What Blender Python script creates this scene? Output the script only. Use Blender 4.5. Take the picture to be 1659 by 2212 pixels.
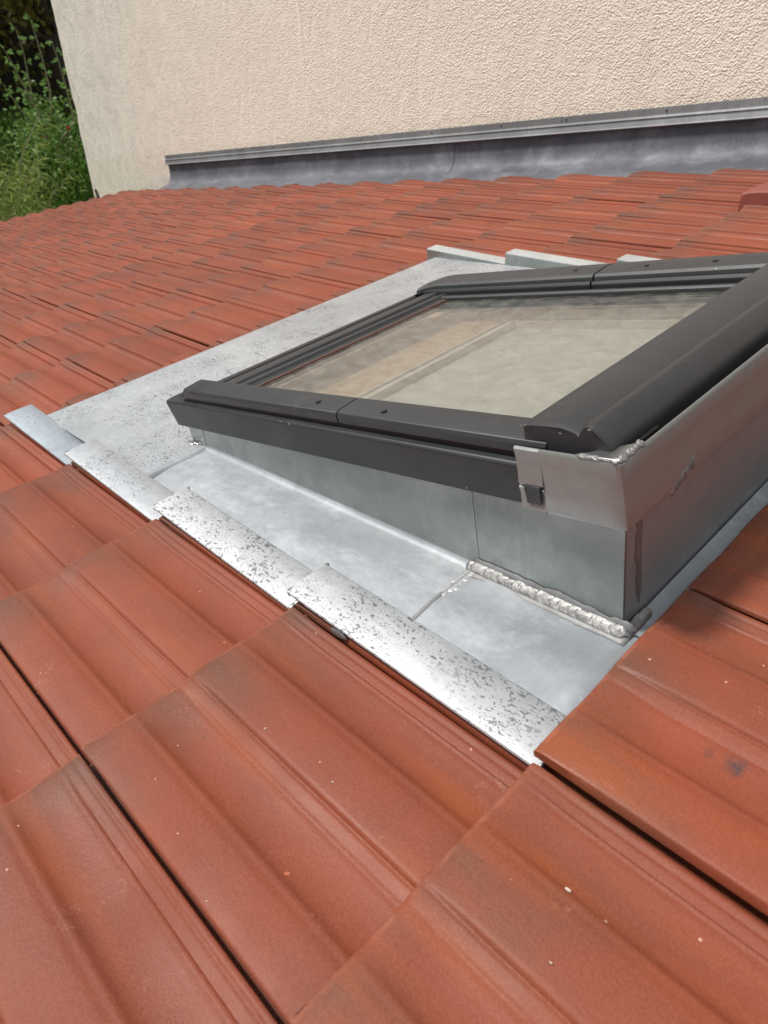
import bpy, bmesh, math, random
from mathutils import Matrix, Vector, noise
random.seed(7)
D = bpy.data
scene = bpy.context.scene
COL = scene.collection
for o in list(D.objects):
    D.objects.remove(o)
R = math.radians

# ------------------------------------------------------------------ frames
# roof frame: x = up the slope (v), y = across towards the house (u), z = roof normal
PITCH = R(18.6)
ROOF_Z = 4.6
M = Matrix.Translation((0, 0, ROOF_Z)) @ Matrix.Rotation(-PITCH, 4, 'Y')
L, W = 0.36, 0.279          # tile gauge along the slope, cover width

# ------------------------------------------------------------------ camera
def rodrigues(w):
    w = Vector(w); t = w.length
    return Matrix.Rotation(t, 3, w / t)
RC = rodrigues((-1.017438876139371, -0.2484440460369448, -0.7757460743572976))
TC = Vector((0.1329954185874225, 0.21430849377825664, 0.6250216815754697))
oc = -(RC.transposed() @ TC)                        # (u, v, -z)
def row(i): return Vector((RC[i][1], RC[i][0], -RC[i][2]))
right, up, back = row(0), -row(1), -row(2)
cm = Matrix(((right.x, up.x, back.x, oc[1]), (right.y, up.y, back.y, oc[0]),
             (right.z, up.z, back.z, -oc[2]), (0, 0, 0, 1)))
cam_data = D.cameras.new('camera')
cam = D.objects.new('camera', cam_data); COL.objects.link(cam)
cam.matrix_world = M @ cm
cam_data.sensor_fit = 'VERTICAL'
cam_data.sensor_height = 36.0
cam_data.lens = 36.0 * 1516.44 / 2212.0
cam_data.clip_start = 0.02
cam_data.clip_end = 400
cam_data.dof.use_dof = True
cam_data.dof.focus_distance = 0.95
cam_data.dof.aperture_fstop = 10.5
scene.camera = cam

# ------------------------------------------------------------------ sky, sun, exposure
sun_dir = Vector((-0.60, -0.27, 0.75)).normalized()
SUN_EL = math.asin(sun_dir.z)
SUN_ROT = math.atan2(sun_dir.x, sun_dir.y)
world = D.worlds.new('World'); scene.world = world
world.use_nodes = True
nt = world.node_tree
bg = nt.nodes['Background']
sky = nt.nodes.new('ShaderNodeTexSky')
sky.sky_type = 'NISHITA'; sky.sun_disc = False
sky.sun_elevation = SUN_EL; sky.sun_rotation = SUN_ROT
sky.air_density = 1.0; sky.dust_density = 2.0
tc = nt.nodes.new('ShaderNodeTexCoord')
nz = nt.nodes.new('ShaderNodeTexNoise'); nz.inputs['Scale'].default_value = 2.2; nz.inputs['Detail'].default_value = 5
cr = nt.nodes.new('ShaderNodeValToRGB')
cr.color_ramp.elements[0].position = 0.30; cr.color_ramp.elements[0].color = (0.35, 0.35, 0.35, 1)
cr.color_ramp.elements[1].position = 0.62; cr.color_ramp.elements[1].color = (1, 1, 1, 1)
mx = nt.nodes.new('ShaderNodeMix'); mx.data_type = 'RGBA'
mx.inputs['B'].default_value = (7.3, 7.55, 7.8, 1)
nt.links.new(tc.outputs['Generated'], nz.inputs['Vector'])
nt.links.new(nz.outputs['Fac'], cr.inputs['Fac'])
nt.links.new(cr.outputs['Color'], mx.inputs['Factor'])
nt.links.new(sky.outputs['Color'], mx.inputs['A'])
sx = nt.nodes.new('ShaderNodeSeparateXYZ'); nt.links.new(tc.outputs['Generated'], sx.inputs[0])
gm = nt.nodes.new('ShaderNodeMath'); gm.operation = 'MULTIPLY_ADD'; gm.use_clamp = True; gm.inputs[1].default_value = 0.5; gm.inputs[2].default_value = 0.5
nt.links.new(sx.outputs[2], gm.inputs[0])
vm = nt.nodes.new('ShaderNodeVectorMath'); vm.operation = 'SCALE'      # overcast sky: zenith brighter than the horizon
nt.links.new(mx.outputs['Result'], vm.inputs[0]); nt.links.new(gm.outputs[0], vm.inputs['Scale'])
nt.links.new(vm.outputs[0], bg.inputs['Color'])
bg.inputs['Strength'].default_value = 0.10
sd = D.lights.new('sun', 'SUN'); sd.energy = 3.2; sd.angle = R(8); sd.color = (1, 0.95, 0.88)
sun = D.objects.new('sun', sd); COL.objects.link(sun)
sun.rotation_euler = sun_dir.to_track_quat('Z', 'Y').to_euler()
vs = scene.view_settings
vs.view_transform = 'Standard'; vs.look = 'None'; vs.exposure = 0.58; vs.gamma = 1.0; vs.use_curve_mapping = False

# ------------------------------------------------------------------ materials
class NT:
    def __init__(s, name):
        s.m = D.materials.new(name); s.m.use_nodes = True
        s.t = s.m.node_tree; s.b = s.t.nodes['Principled BSDF']; s.out = s.t.nodes['Material Output']
    def n(s, typ, **kw):
        nd = s.t.nodes.new('ShaderNode' + typ)
        for k, v in kw.items():
            if k in nd.inputs: s.set(nd.inputs[k], v)
            else: setattr(nd, k, v)
        return nd
    def set(s, inp, v):
        if hasattr(v, 'node') and hasattr(v, 'is_output'): s.t.links.new(v, inp)
        else: inp.default_value = v
    def coord(s, scale=(1, 1, 1), rnd=True):
        c = s.n('TexCoord'); v = c.outputs['Object']
        if rnd:
            oi = s.n('ObjectInfo')
            a = s.n('VectorMath', operation='SCALE'); s.set(a.inputs[0], (37, 61, 17)); s.set(a.inputs['Scale'], oi.outputs['Random'])
            ad = s.n('VectorMath', operation='ADD'); s.set(ad.inputs[0], v); s.set(ad.inputs[1], a.outputs[0]); v = ad.outputs[0]
        mp = s.n('Mapping'); s.set(mp.inputs['Vector'], v); mp.inputs['Scale'].default_value = scale
        return mp.outputs[0]
    def noise(s, vec, scale, detail=4, rough=0.55, dist=0.0):
        return s.n('TexNoise', Vector=vec, Scale=scale, Detail=detail, Roughness=rough, Distortion=dist).outputs['Fac']
    def ramp(s, fac, *stops, interp='LINEAR'):
        r = s.n('ValToRGB'); s.set(r.inputs['Fac'], fac); e = r.color_ramp.elements; r.color_ramp.interpolation = interp
        while len(e) < len(stops): e.new(0.5)
        for k, (p, c) in enumerate(stops):
            e[k].position = p
            e[k].color = (c, c, c, 1) if isinstance(c, (int, float)) else (*c, 1)
        return r.outputs['Color']
    def mix(s, f, a, b, blend='MIX'):
        x = s.n('Mix', data_type='RGBA', blend_type=blend)
        for k, v in (('Factor', f), ('A', a), ('B', b)):
            if isinstance(v, tuple) and len(v) == 3: v = (*v, 1)
            s.set(x.inputs[k], v)
        return x.outputs['Result']
    def math(s, op, a, b=0.0, clamp=False):
        x = s.n('Math', operation=op, use_clamp=clamp); s.set(x.inputs[0], a); s.set(x.inputs[1], b); return x.outputs[0]
    def bump(s, h, strength=0.3, dist=0.002, prev=None):
        x = s.n('Bump', Strength=strength, Distance=dist, Height=h)
        if prev: s.set(x.inputs['Normal'], prev)
        return x.outputs[0]
    def P(s, **kw):
        names = dict(color='Base Color', rough='Roughness', metal='Metallic', normal='Normal', spec='Specular IOR Level')
        for k, v in kw.items():
            if isinstance(v, tuple) and len(v) == 3: v = (*v, 1)
            s.set(s.b.inputs[names.get(k, k)], v)
        return s.m

def tile_material(name, stain=False):
    t = NT(name)
    raw = t.n('TexCoord').outputs['Object']
    sep = t.n('SeparateXYZ'); t.set(sep.inputs[0], raw); x, y = sep.outputs[0], sep.outputs[1]
    rnd = t.n('ObjectInfo').outputs['Random']
    c1 = t.coord((1, 1, 1))
    big = t.noise(c1, 7, 3, 0.5)
    col = t.mix(t.ramp(big, (0.35, 0), (0.68, 1)), (0.205, 0.0415, 0.0145), (0.158, 0.0345, 0.0145))
    # smoky engobe clouds, stronger towards the nose
    stretched = t.coord((5, 12, 1))
    sm = t.noise(stretched, 1.15, 3, 0.5)
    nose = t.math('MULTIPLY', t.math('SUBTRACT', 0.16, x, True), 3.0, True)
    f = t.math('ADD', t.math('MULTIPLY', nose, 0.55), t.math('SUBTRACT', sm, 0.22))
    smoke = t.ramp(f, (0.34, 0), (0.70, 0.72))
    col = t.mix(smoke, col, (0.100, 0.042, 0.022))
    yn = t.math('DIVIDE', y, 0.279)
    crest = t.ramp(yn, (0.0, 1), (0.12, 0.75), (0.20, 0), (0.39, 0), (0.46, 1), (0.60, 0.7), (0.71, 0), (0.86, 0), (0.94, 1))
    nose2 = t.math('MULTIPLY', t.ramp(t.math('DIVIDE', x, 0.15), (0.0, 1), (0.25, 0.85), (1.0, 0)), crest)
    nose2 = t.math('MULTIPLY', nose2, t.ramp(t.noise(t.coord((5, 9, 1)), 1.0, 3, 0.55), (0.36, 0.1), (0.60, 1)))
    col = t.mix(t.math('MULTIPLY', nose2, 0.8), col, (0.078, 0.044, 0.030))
    # orange burn, its own noise
    ob = t.noise(t.coord((4, 22, 1)), 1.0, 2, 0.5)
    ob = t.ramp(ob, (0.56, 0), (0.72, 0.8))
    col = t.mix(ob, col, (0.225, 0.050, 0.011))
    # tile to tile tone
    tone = t.math('ADD', t.math('MULTIPLY', rnd, 0.34), 0.84)
    tn = t.n('CombineColor'); [t.set(tn.inputs[k], tone) for k in range(3)]
    col = t.mix(1.0, col, tn.outputs[0], 'MULTIPLY')
    # rubbed nose arris
    edge = t.ramp(x, (0.0035, 0.7), (0.007, 0))
    edge = t.mix(1.0, edge, t.ramp(t.noise(c1, 40, 3), (0.4, 0.1), (0.62, 1)), 'MULTIPLY')
    col = t.mix(edge, col, (0.320, 0.112, 0.068))
    # dusty scuffs and pale specks
    sc = t.noise(t.coord((1, 1, 1)), 16, 6, 0.7, 1.0)
    sc = t.mix(1.0, t.ramp(sc, (0.60, 0), (0.76, 1)), t.ramp(t.noise(c1, 260, 2), (0.5, 0), (0.75, 1)), 'MULTIPLY')
    col = t.mix(t.math('MULTIPLY', sc, 0.75), col, (0.496, 0.288, 0.232))
    sk = t.n('TexVoronoi', Vector=c1, Scale=75.0, Randomness=1.0)
    dot = t.ramp(sk.outputs['Distance'], (0.0, 1), (0.085, 1), (0.11, 0))
    sel = t.n('SeparateColor'); t.set(sel.inputs[0], sk.outputs['Color'])
    dot = t.math('MULTIPLY', dot, t.ramp(sel.outputs[0], (0.955, 0), (0.96, 1)))
    col = t.mix(t.math('MULTIPLY', dot, 0.8), col, (0.528, 0.336, 0.264))
    dk = t.math('MULTIPLY', t.ramp(sk.outputs['Distance'], (0.07, 1), (0.10, 0)), t.ramp(sel.outputs[1], (0.968, 0), (0.972, 1)))
    col = t.mix(t.math('MULTIPLY', dk, 0.85), col, (0.05, 0.025, 0.02))
    fine = t.noise(c1, 420, 2, 0.6)
    col = t.mix(0.22, col, t.ramp(fine, (0.3, (0.096, 0.029, 0.019)), (0.7, (0.256, 0.088, 0.064))))
    if stain:      # bitumen smear trodden onto this one tile
        def spot(cx, cy, r):
            v = t.n('VectorMath', operation='DISTANCE'); t.set(v.inputs[0], raw); v.inputs[1].default_value = (cx, cy, -0.021)
            return t.ramp(t.math('DIVIDE', v.outputs['Value'], r), (0.15, 1), (1.0, 0))
        sp = t.math('MAXIMUM', spot(0.134, 0.101, 0.019), t.math('MULTIPLY', spot(0.112, 0.098, 0.013), 0.75))
        g = t.math('ADD', sp, t.math('MULTIPLY', t.math('SUBTRACT', t.noise(c1, 110, 6, 0.75), 0.55), 1.8))
        col = t.mix(t.math('MULTIPLY', t.ramp(g, (0.36, 0), (0.95, 1)), 0.85), col, (0.035, 0.032, 0.035))
    n1 = t.bump(t.math('ADD', fine, t.math('MULTIPLY', t.noise(c1, 170, 4, 0.7), 0.8)), 0.28, 0.0010)
    n2 = t.bump(t.noise(c1, 45, 4), 0.15, 0.003, n1)
    return t.P(color=col, rough=t.ramp(t.noise(c1, 9, 3), (0.3, 0.50), (0.7, 0.66)), normal=n2, spec=0.3)

def zinc_material(name, base, dark, spots, rough=(0.34, 0.5), metal=0.85, scale=1.0, streak=(3, 9, 3), chalk=0.0, dens=0.0):
    t = NT(name)
    c = t.coord((scale,) * 3, rnd=False)
    cloud = t.noise(c, 11, 9, 0.68, 0.3)
    col = t.mix(t.ramp(cloud, (0.32, 0), (0.68, 1)), base, dark)
    st = t.noise(t.coord(streak, rnd=False), 14, 6, 0.65)
    col = t.mix(t.math('MULTIPLY', t.ramp(st, (0.45, 0), (0.75, 1)), 0.35), col, tuple(min(1, v * 1.28) for v in base))
    fm = t.noise(t.coord((scale, scale * 1.3, scale), rnd=False), 48, 8, 0.72, 0.4)
    col = t.mix(0.34, col, t.mix(1.0, col, t.ramp(fm, (0.34, 0.72), (0.66, 1.28)), 'MULTIPLY'))
    drift = t.ramp(t.noise(c, 2.6, 4, 0.55, 0.5), (0.38, 0), (0.62, 1))
    col = t.mix(t.math('MULTIPLY', drift, 0.6), col, tuple(v * 0.72 for v in dark))
    rg = t.ramp(cloud, (0.3, rough[0]), (0.7, rough[1]))
    mt = metal
    if chalk:
        ch = t.ramp(t.noise(t.coord((scale, scale * 1.8, scale), rnd=False), 8, 10, 0.74, 0.3), (0.50, 0), (0.68, 1))
        col = t.mix(t.math('MULTIPLY', ch, chalk), col, tuple(min(.58, v * 1.45) for v in base))
    if spots:
        gate = t.ramp(t.noise(t.coord((1, 1, 1), rnd=False), 7.0, 3), (0.36, 0), (0.52, 1))
        tot = None
        for sc_, lo, hi, wt in ((190, 0.61, 0.625, 1.0), (100, 0.66, 0.675, 1.0), (380, 0.60, 0.64, 0.7)):
            s1 = t.math('ADD', t.noise(t.coord((0.8, 1.25, 1), rnd=False), sc_, 3, 0.5, 0.5), t.math('MULTIPLY', t.math('SUBTRACT', t.noise(c, 17, 3), 0.52), 0.30))
            s1 = t.math('MULTIPLY', t.ramp(s1, (lo - dens, 0), (hi - dens, 1)), wt)
            tot = s1 if tot is None else t.math('MAXIMUM', tot, s1)
        tot = t.math('MULTIPLY', t.math('MULTIPLY', tot, gate), spots)
        col = t.mix(tot, col, (0.165, 0.17, 0.18))
        rg = t.mix(tot, rg, (0.55, 0.55, 0.55))
    sp = t.noise(c, 900, 2)
    nrm = t.bump(sp, 0.06, 0.0006)
    nrm = t.bump(t.noise(c, 14, 3), 0.25, 0.004, nrm)
    return t.P(color=col, rough=rg, metal=mt, normal=nrm)

MAT = {}
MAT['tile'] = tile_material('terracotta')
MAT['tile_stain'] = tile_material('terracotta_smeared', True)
MAT['zinc_spot'] = zinc_material('zinc_rain_spotted', (0.522, 0.543, 0.566), (0.419, 0.442, 0.468), 0.9, (0.34, 0.48), 0.6, dens=0.014, chalk=0.35)
MAT['zinc_tray'] = zinc_material('zinc_weathered', (0.353, 0.375, 0.394), (0.251, 0.276, 0.302), 0.0, (0.5, 0.64), 0.3, chalk=0.5)
MAT['zinc_wall'] = zinc_material('zinc_upstand', (0.334, 0.352, 0.343), (0.253, 0.274, 0.271), 0.0, (0.26, 0.38), 0.75, streak=(9, 9, 2))
MAT['zinc_cap'] = zinc_material('zinc_pale_cap', (0.44, 0.455, 0.455), (0.36, 0.375, 0.375), 0.0, (0.4, 0.5), 0.25)
MAT['zinc_wrap'] = zinc_material('zinc_wrap', (0.370, 0.378, 0.374), (0.302, 0.311, 0.307), 0.0, (0.34, 0.46), 0.6, streak=(2, 2, 12))
MAT['zinc_bright'] = zinc_material('zinc_bright', (0.470, 0.479, 0.475), (0.386, 0.399, 0.395), 0.0, (0.22, 0.34), 0.9, streak=(2, 2, 12))
MAT['lead'] = zinc_material('lead_grey', (0.126, 0.130, 0.150), (0.071, 0.076, 0.091), 0.0, (0.55, 0.7), 0.2, scale=0.7, chalk=0.6)
MAT['strip'] = zinc_material('wall_strip_zinc', (0.286, 0.294, 0.302), (0.202, 0.210, 0.218), 0.0, (0.45, 0.55), 0.5)

def solder():
    t = NT('solder'); c = t.coord((1, 1, 1))
    col = t.ramp(t.noise(c, 120, 4), (0.35, (0.14, 0.14, 0.139)), (0.7, (0.25, 0.248, 0.245)))
    return t.P(color=col, metal=0.55, rough=t.ramp(t.noise(c, 90, 3), (0.3, 0.40), (0.7, 0.58)), normal=t.bump(t.noise(c, 200, 4), 0.5, 0.0015))
MAT['solder'] = solder()
def burnt():
    t = NT('flux_burn'); c = t.coord((1, 1, 1))
    col = t.ramp(t.noise(c, 60, 5), (0.3, (0.13, 0.13, 0.135)), (0.7, (0.22, 0.225, 0.23)))
    return t.P(color=col, metal=0.25, rough=0.55)
MAT['flux'] = burnt()
MAT['stain'] = zinc_material('brown_flux_stain', (0.26, 0.25, 0.245), (0.17, 0.16, 0.155), 0.0, (0.35, 0.5), 0.6)
def dark_solder():
    t = NT('tarnished_solder'); c = t.coord((1, 1, 1))
    col = t.ramp(t.noise(c, 120, 4), (0.35, (0.12, 0.115, 0.11)), (0.7, (0.26, 0.25, 0.24)))
    return t.P(color=col, metal=0.45, rough=0.45, normal=t.bump(t.noise(c, 260, 4), 0.4, 0.001))
MAT['solder_dark'] = dark_solder()

def frame_paint(name, base, rough):
    t = NT(name); c = t.coord((1, 1, 1), rnd=False)
    col = t.mix(t.ramp(t.noise(c, 8, 5, 0.6), (0.4, 0), (0.7, 1)), base, tuple(v * 1.22 for v in base))
    du = t.mix(1.0, t.ramp(t.noise(c, 26, 6, 0.75, 1.2), (0.58, 0), (0.74, 1)), t.ramp(t.noise(c, 300, 2), (0.45, 0), (0.7, 1)), 'MULTIPLY')
    col = t.mix(t.math('MULTIPLY', du, 0.35), col, (0.16, 0.145, 0.14))
    sm = t.ramp(t.noise(c, 7, 8, 0.72, 0.6), (0.58, 0), (0.70, 1))
    col = t.mix(t.math('MULTIPLY', sm, 0.5), col, tuple(v_ * 0.45 for v_ in base))
    v = t.n('TexVoronoi', Vector=c, Scale=85.0)
    s = t.n('SeparateColor'); t.set(s.inputs[0], v.outputs['Color'])
    d = t.math('MULTIPLY', t.ramp(v.outputs['Distance'], (0.05, 1), (0.08, 0)), t.ramp(s.outputs[0], (0.93, 0), (0.94, 1)))
    col = t.mix(d, col, (0.5, 0.48, 0.46))
    return t.P(color=col, rough=t.ramp(t.noise(c, 12, 4), (0.3, rough), (0.7, rough + 0.12)), normal=t.bump(t.noise(c, 700, 2), 0.06, 0.0005))
MAT['frame'] = frame_paint('dark_grey_paint', (0.0150, 0.0162, 0.0185), 0.42)
MAT['casing'] = frame_paint('dark_grey_casing_paint', (0.0200, 0.0212, 0.0238), 0.42)
def plain(name, col, rough=0.6, metal=0.0, spec=0.5):
    t = NT(name); c = t.coord((1, 1, 1))
    k = t.mix(t.ramp(t.noise(c, 30, 4), (0.35, 0), (0.7, 1)), col, tuple(v * 0.82 for v in col))
    return t.P(color=k, rough=rough, metal=metal, spec=spec)
MAT['rubber'] = plain('black_rubber', (0.012, 0.012, 0.013), 0.5)
MAT['deck'] = plain('roof_felt', (0.02, 0.018, 0.017), 0.9)
MAT['bead'] = plain('white_painted_bead', (0.38, 0.37, 0.33), 0.5)
MAT['chip_white'] = plain('pale_chip', (0.46, 0.38, 0.31), 0.7)
MAT['chip_red'] = plain('brick_chip', (0.36, 0.095, 0.045), 0.8)
MAT['chip_dark'] = plain('dark_crumb', (0.03, 0.02, 0.018), 0.8)
MAT['hook'] = plain('rusty_brown_metal', (0.035, 0.022, 0.016), 0.6)
def ledge():
    t = NT('pine_ledge'); c = t.coord((1, 1, 1), rnd=False)
    col = t.ramp(t.noise(c, 38, 6, 0.7, 0.8), (0.3, (0.21, 0.145, 0.092)), (0.7, (0.30, 0.218, 0.145)))
    return t.P(color=col, rough=0.6)
MAT['ledge'] = ledge()
def blind():
    t = NT('grey_blind'); c = t.coord((1, 1, 1), rnd=False)
    col = t.ramp(t.noise(c, 20, 6, 0.65, 0.8), (0.3, (0.225, 0.246, 0.232)), (0.7, (0.300, 0.322, 0.306)))
    return t.P(color=col, rough=0.7)
MAT['blind'] = blind()
def glass():
    t = NT('window_glass'); c = t.coord((1, 1, 1), rnd=False)
    t.t.nodes.remove(t.b)
    lw = t.n('LayerWeight', Blend=0.5)
    fr = t.n('Math', operation='MULTIPLY_ADD'); t.set(fr.inputs[0], t.math('POWER', lw.outputs['Facing'], 4.0)); fr.inputs[1].default_value = 0.55; fr.inputs[2].default_value = 0.05
    gl = t.n('BsdfGlossy', Color=(0.95, 0.97, 0.96, 1), Roughness=0.03)
    tr = t.n('BsdfTransparent', Color=(0.92, 0.915, 0.89, 1))
    m1 = t.n('MixShader'); t.set(m1.inputs[0], fr.outputs[0]); t.set(m1.inputs[1], tr.outputs[0]); t.set(m1.inputs[2], gl.outputs[0])
    df = t.n('BsdfDiffuse', Color=(0.42, 0.41, 0.38, 1))
    du = t.ramp(t.noise(t.coord((1, 1.6, 1), rnd=False), 30, 9, 0.78, 0.4), (0.42, 0.03), (0.72, 0.24))
    v = t.n('TexVoronoi', Vector=c, Scale=95.0)
    s = t.n('SeparateColor'); t.set(s.inputs[0], v.outputs['Color'])
    d = t.math('MULTIPLY', t.ramp(v.outputs['Distance'], (0.06, 1), (0.09, 0)), t.ramp(s.outputs[0], (0.95, 0), (0.955, 1)))
    m2 = t.n('MixShader'); t.set(m2.inputs[0], t.math('MAXIMUM', du, t.math('MULTIPLY', d, 0.9))); t.set(m2.inputs[1], m1.outputs[0]); t.set(m2.inputs[2], df.outputs[0])
    t.t.links.new(m2.outputs[0], t.out.inputs[0])
    return t.m
MAT['glass'] = glass()
def stucco():
    t = NT('roughcast_render'); c = t.coord((1, 1, 1), rnd=False)
    sep = t.n('SeparateXYZ'); t.set(sep.inputs[0], c); x = sep.outputs[0]; z = sep.outputs[2]
    patch = t.ramp(t.noise(t.coord((1.3, 1, 0.55), rnd=False), 7.0, 3, 0.5, 0.6), (0.52, 1), (0.64, 0.4))
    vo = t.n('TexVoronoi', Vector=t.mix(0.012, c, t.n('TexNoise', Vector=c, Scale=40.0).outputs['Color']), Scale=120.0)
    h = t.ramp(vo.outputs['Distance'], (0.05, 1), (0.75, 0))
    h = t.math('MULTIPLY', h, t.ramp(t.noise(c, 26, 4, 0.6), (0.32, 0.15), (0.6, 1)))
    h2 = t.noise(c, 120, 4, 0.65)
    hh = t.math('MULTIPLY', t.math('ADD', h, t.math('MULTIPLY', h2, 0.5)), patch)
    col = t.mix(t.ramp(t.noise(c, 1.6, 5, 0.6), (0.35, 0), (0.7, 1)), (0.83, 0.75, 0.655), (0.77, 0.695, 0.605))
    # grey weathering towards the free corner and the foot of the wall
    wx = t.math('MULTIPLY', t.math('SUBTRACT', -4.6, x, False), 0.34, True)
    wf = t.math('MULTIPLY', wx, t.ramp(t.noise(t.coord((1.5, 1, 0.5), rnd=False), 2.4, 6, 0.65, 0.8), (0.25, 0.35), (0.6, 1)))
    col = t.mix(t.math('MULTIPLY', wf, 0.95), col, (0.66, 0.625, 0.565))
    gr = t.math('MULTIPLY', wx, t.ramp(t.noise(t.coord((2.0, 1, 1.8), rnd=False), 3.4, 9, 0.76, 0.5), (0.47, 0), (0.64, 1)))
    col = t.mix(t.math('MULTIPLY', gr, 0.75), col, (0.36, 0.35, 0.315))
    zr = t.math('ADD', t.math('MULTIPLY', x, -math.sin(PITCH)), t.math('MULTIPLY', t.math('SUBTRACT', z, ROOF_Z), math.cos(PITCH)))
    foot = t.math('MULTIPLY', t.ramp(zr, (0.225, 1), (0.285, 0)), t.ramp(t.noise(t.coord((4, 1, 6), rnd=False), 3.0, 6, 0.7), (0.35, 0.1), (0.65, 1)))
    col = t.mix(t.math('MULTIPLY', foot, 0.6), col, (0.56, 0.46, 0.33))
    run = t.ramp(t.noise(t.coord((5.0, 1, 0.35), rnd=False), 2.2, 6, 0.65, 0.3), (0.56, 0), (0.74, 1))
    col = t.mix(t.math('MULTIPLY', run, 0.22), col, (0.52, 0.46, 0.39))
    v = t.n('TexVoronoi', Vector=c, Scale=5.0)
    s = t.n('SeparateColor'); t.set(s.inputs[0], v.outputs['Color'])
    d = t.math('MULTIPLY', t.ramp(v.outputs['Distance'], (0.03, 1), (0.06, 0)), t.ramp(s.outputs[0], (0.8, 0), (0.81, 1)))
    col = t.mix(t.math('MULTIPLY', t.math('MULTIPLY', d, h), 0.8), col, (0.12, 0.09, 0.07))
    col = t.mix(0.30, col, t.ramp(t.noise(c, 48, 6, 0.75), (0.33, (0.62, 0.55, 0.475)), (0.67, (0.95, 0.875, 0.78))))
    return t.P(color=col, rough=0.9, normal=t.bump(t.math('MULTIPLY', hh, t.math('SUBTRACT', 1.0, t.math('MULTIPLY', wx, 0.1))), 0.8, 0.0058), spec=0.2)
MAT['stucco'] = stucco()
def leafmat(name, a, b, rough=0.5, trans=0.25):
    t = NT(name); c = t.coord((1, 1, 1), rnd=False)
    col = t.ramp(t.noise(c, 3.5, 5, 0.7), (0.3, a), (0.7, b))
    t.P(color=col, rough=rough, spec=0.3)
    tl = t.n('BsdfTranslucent'); t.set(tl.inputs[0], col)
    ms = t.n('MixShader'); ms.inputs[0].default_value = trans
    t.t.links.new(t.b.outputs[0], ms.inputs[1]); t.t.links.new(tl.outputs[0], ms.inputs[2]); t.t.links.new(ms.outputs[0], t.out.inputs[0])
    return t.m
MAT['leaf_bamboo'] = leafmat('bamboo_leaf', (0.055, 0.105, 0.012), (0.27, 0.33, 0.065))
MAT['leaf_rose'] = leafmat('rose_leaf', (0.045, 0.11, 0.015), (0.15, 0.27, 0.05))
MAT['leaf_dark'] = leafmat('dark_tree_leaf', (0.05, 0.058, 0.012), (0.26, 0.225, 0.055), trans=0.5)
MAT['leaf_shrub'] = leafmat('shrub_leaf', (0.04, 0.105, 0.008), (0.11, 0.24, 0.02))
MAT['bark'] = plain('bark', (0.035, 0.025, 0.018), 0.9)
MAT['cane'] = plain('green_cane', (0.16, 0.15, 0.08), 0.6)
MAT['petal'] = plain('red_petal', (0.42, 0.004, 0.008), 0.5)
MAT['core_shade'] = plain('hedge_shade', (0.02, 0.015, 0.01), 0.95)  # near-black colour for the shade inside the hedge
def lawnm():
    t = NT('lawn'); c = t.coord((1, 1, 1), rnd=False)
    col = t.ramp(t.noise(c, 6, 8, 0.75), (0.3, (0.03, 0.065, 0.008)), (0.7, (0.08, 0.16, 0.02)))
    return t.P(color=col, rough=0.9, normal=t.bump(t.noise(c, 40, 6), 0.8, 0.05))
MAT['lawn'] = lawnm()

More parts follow.
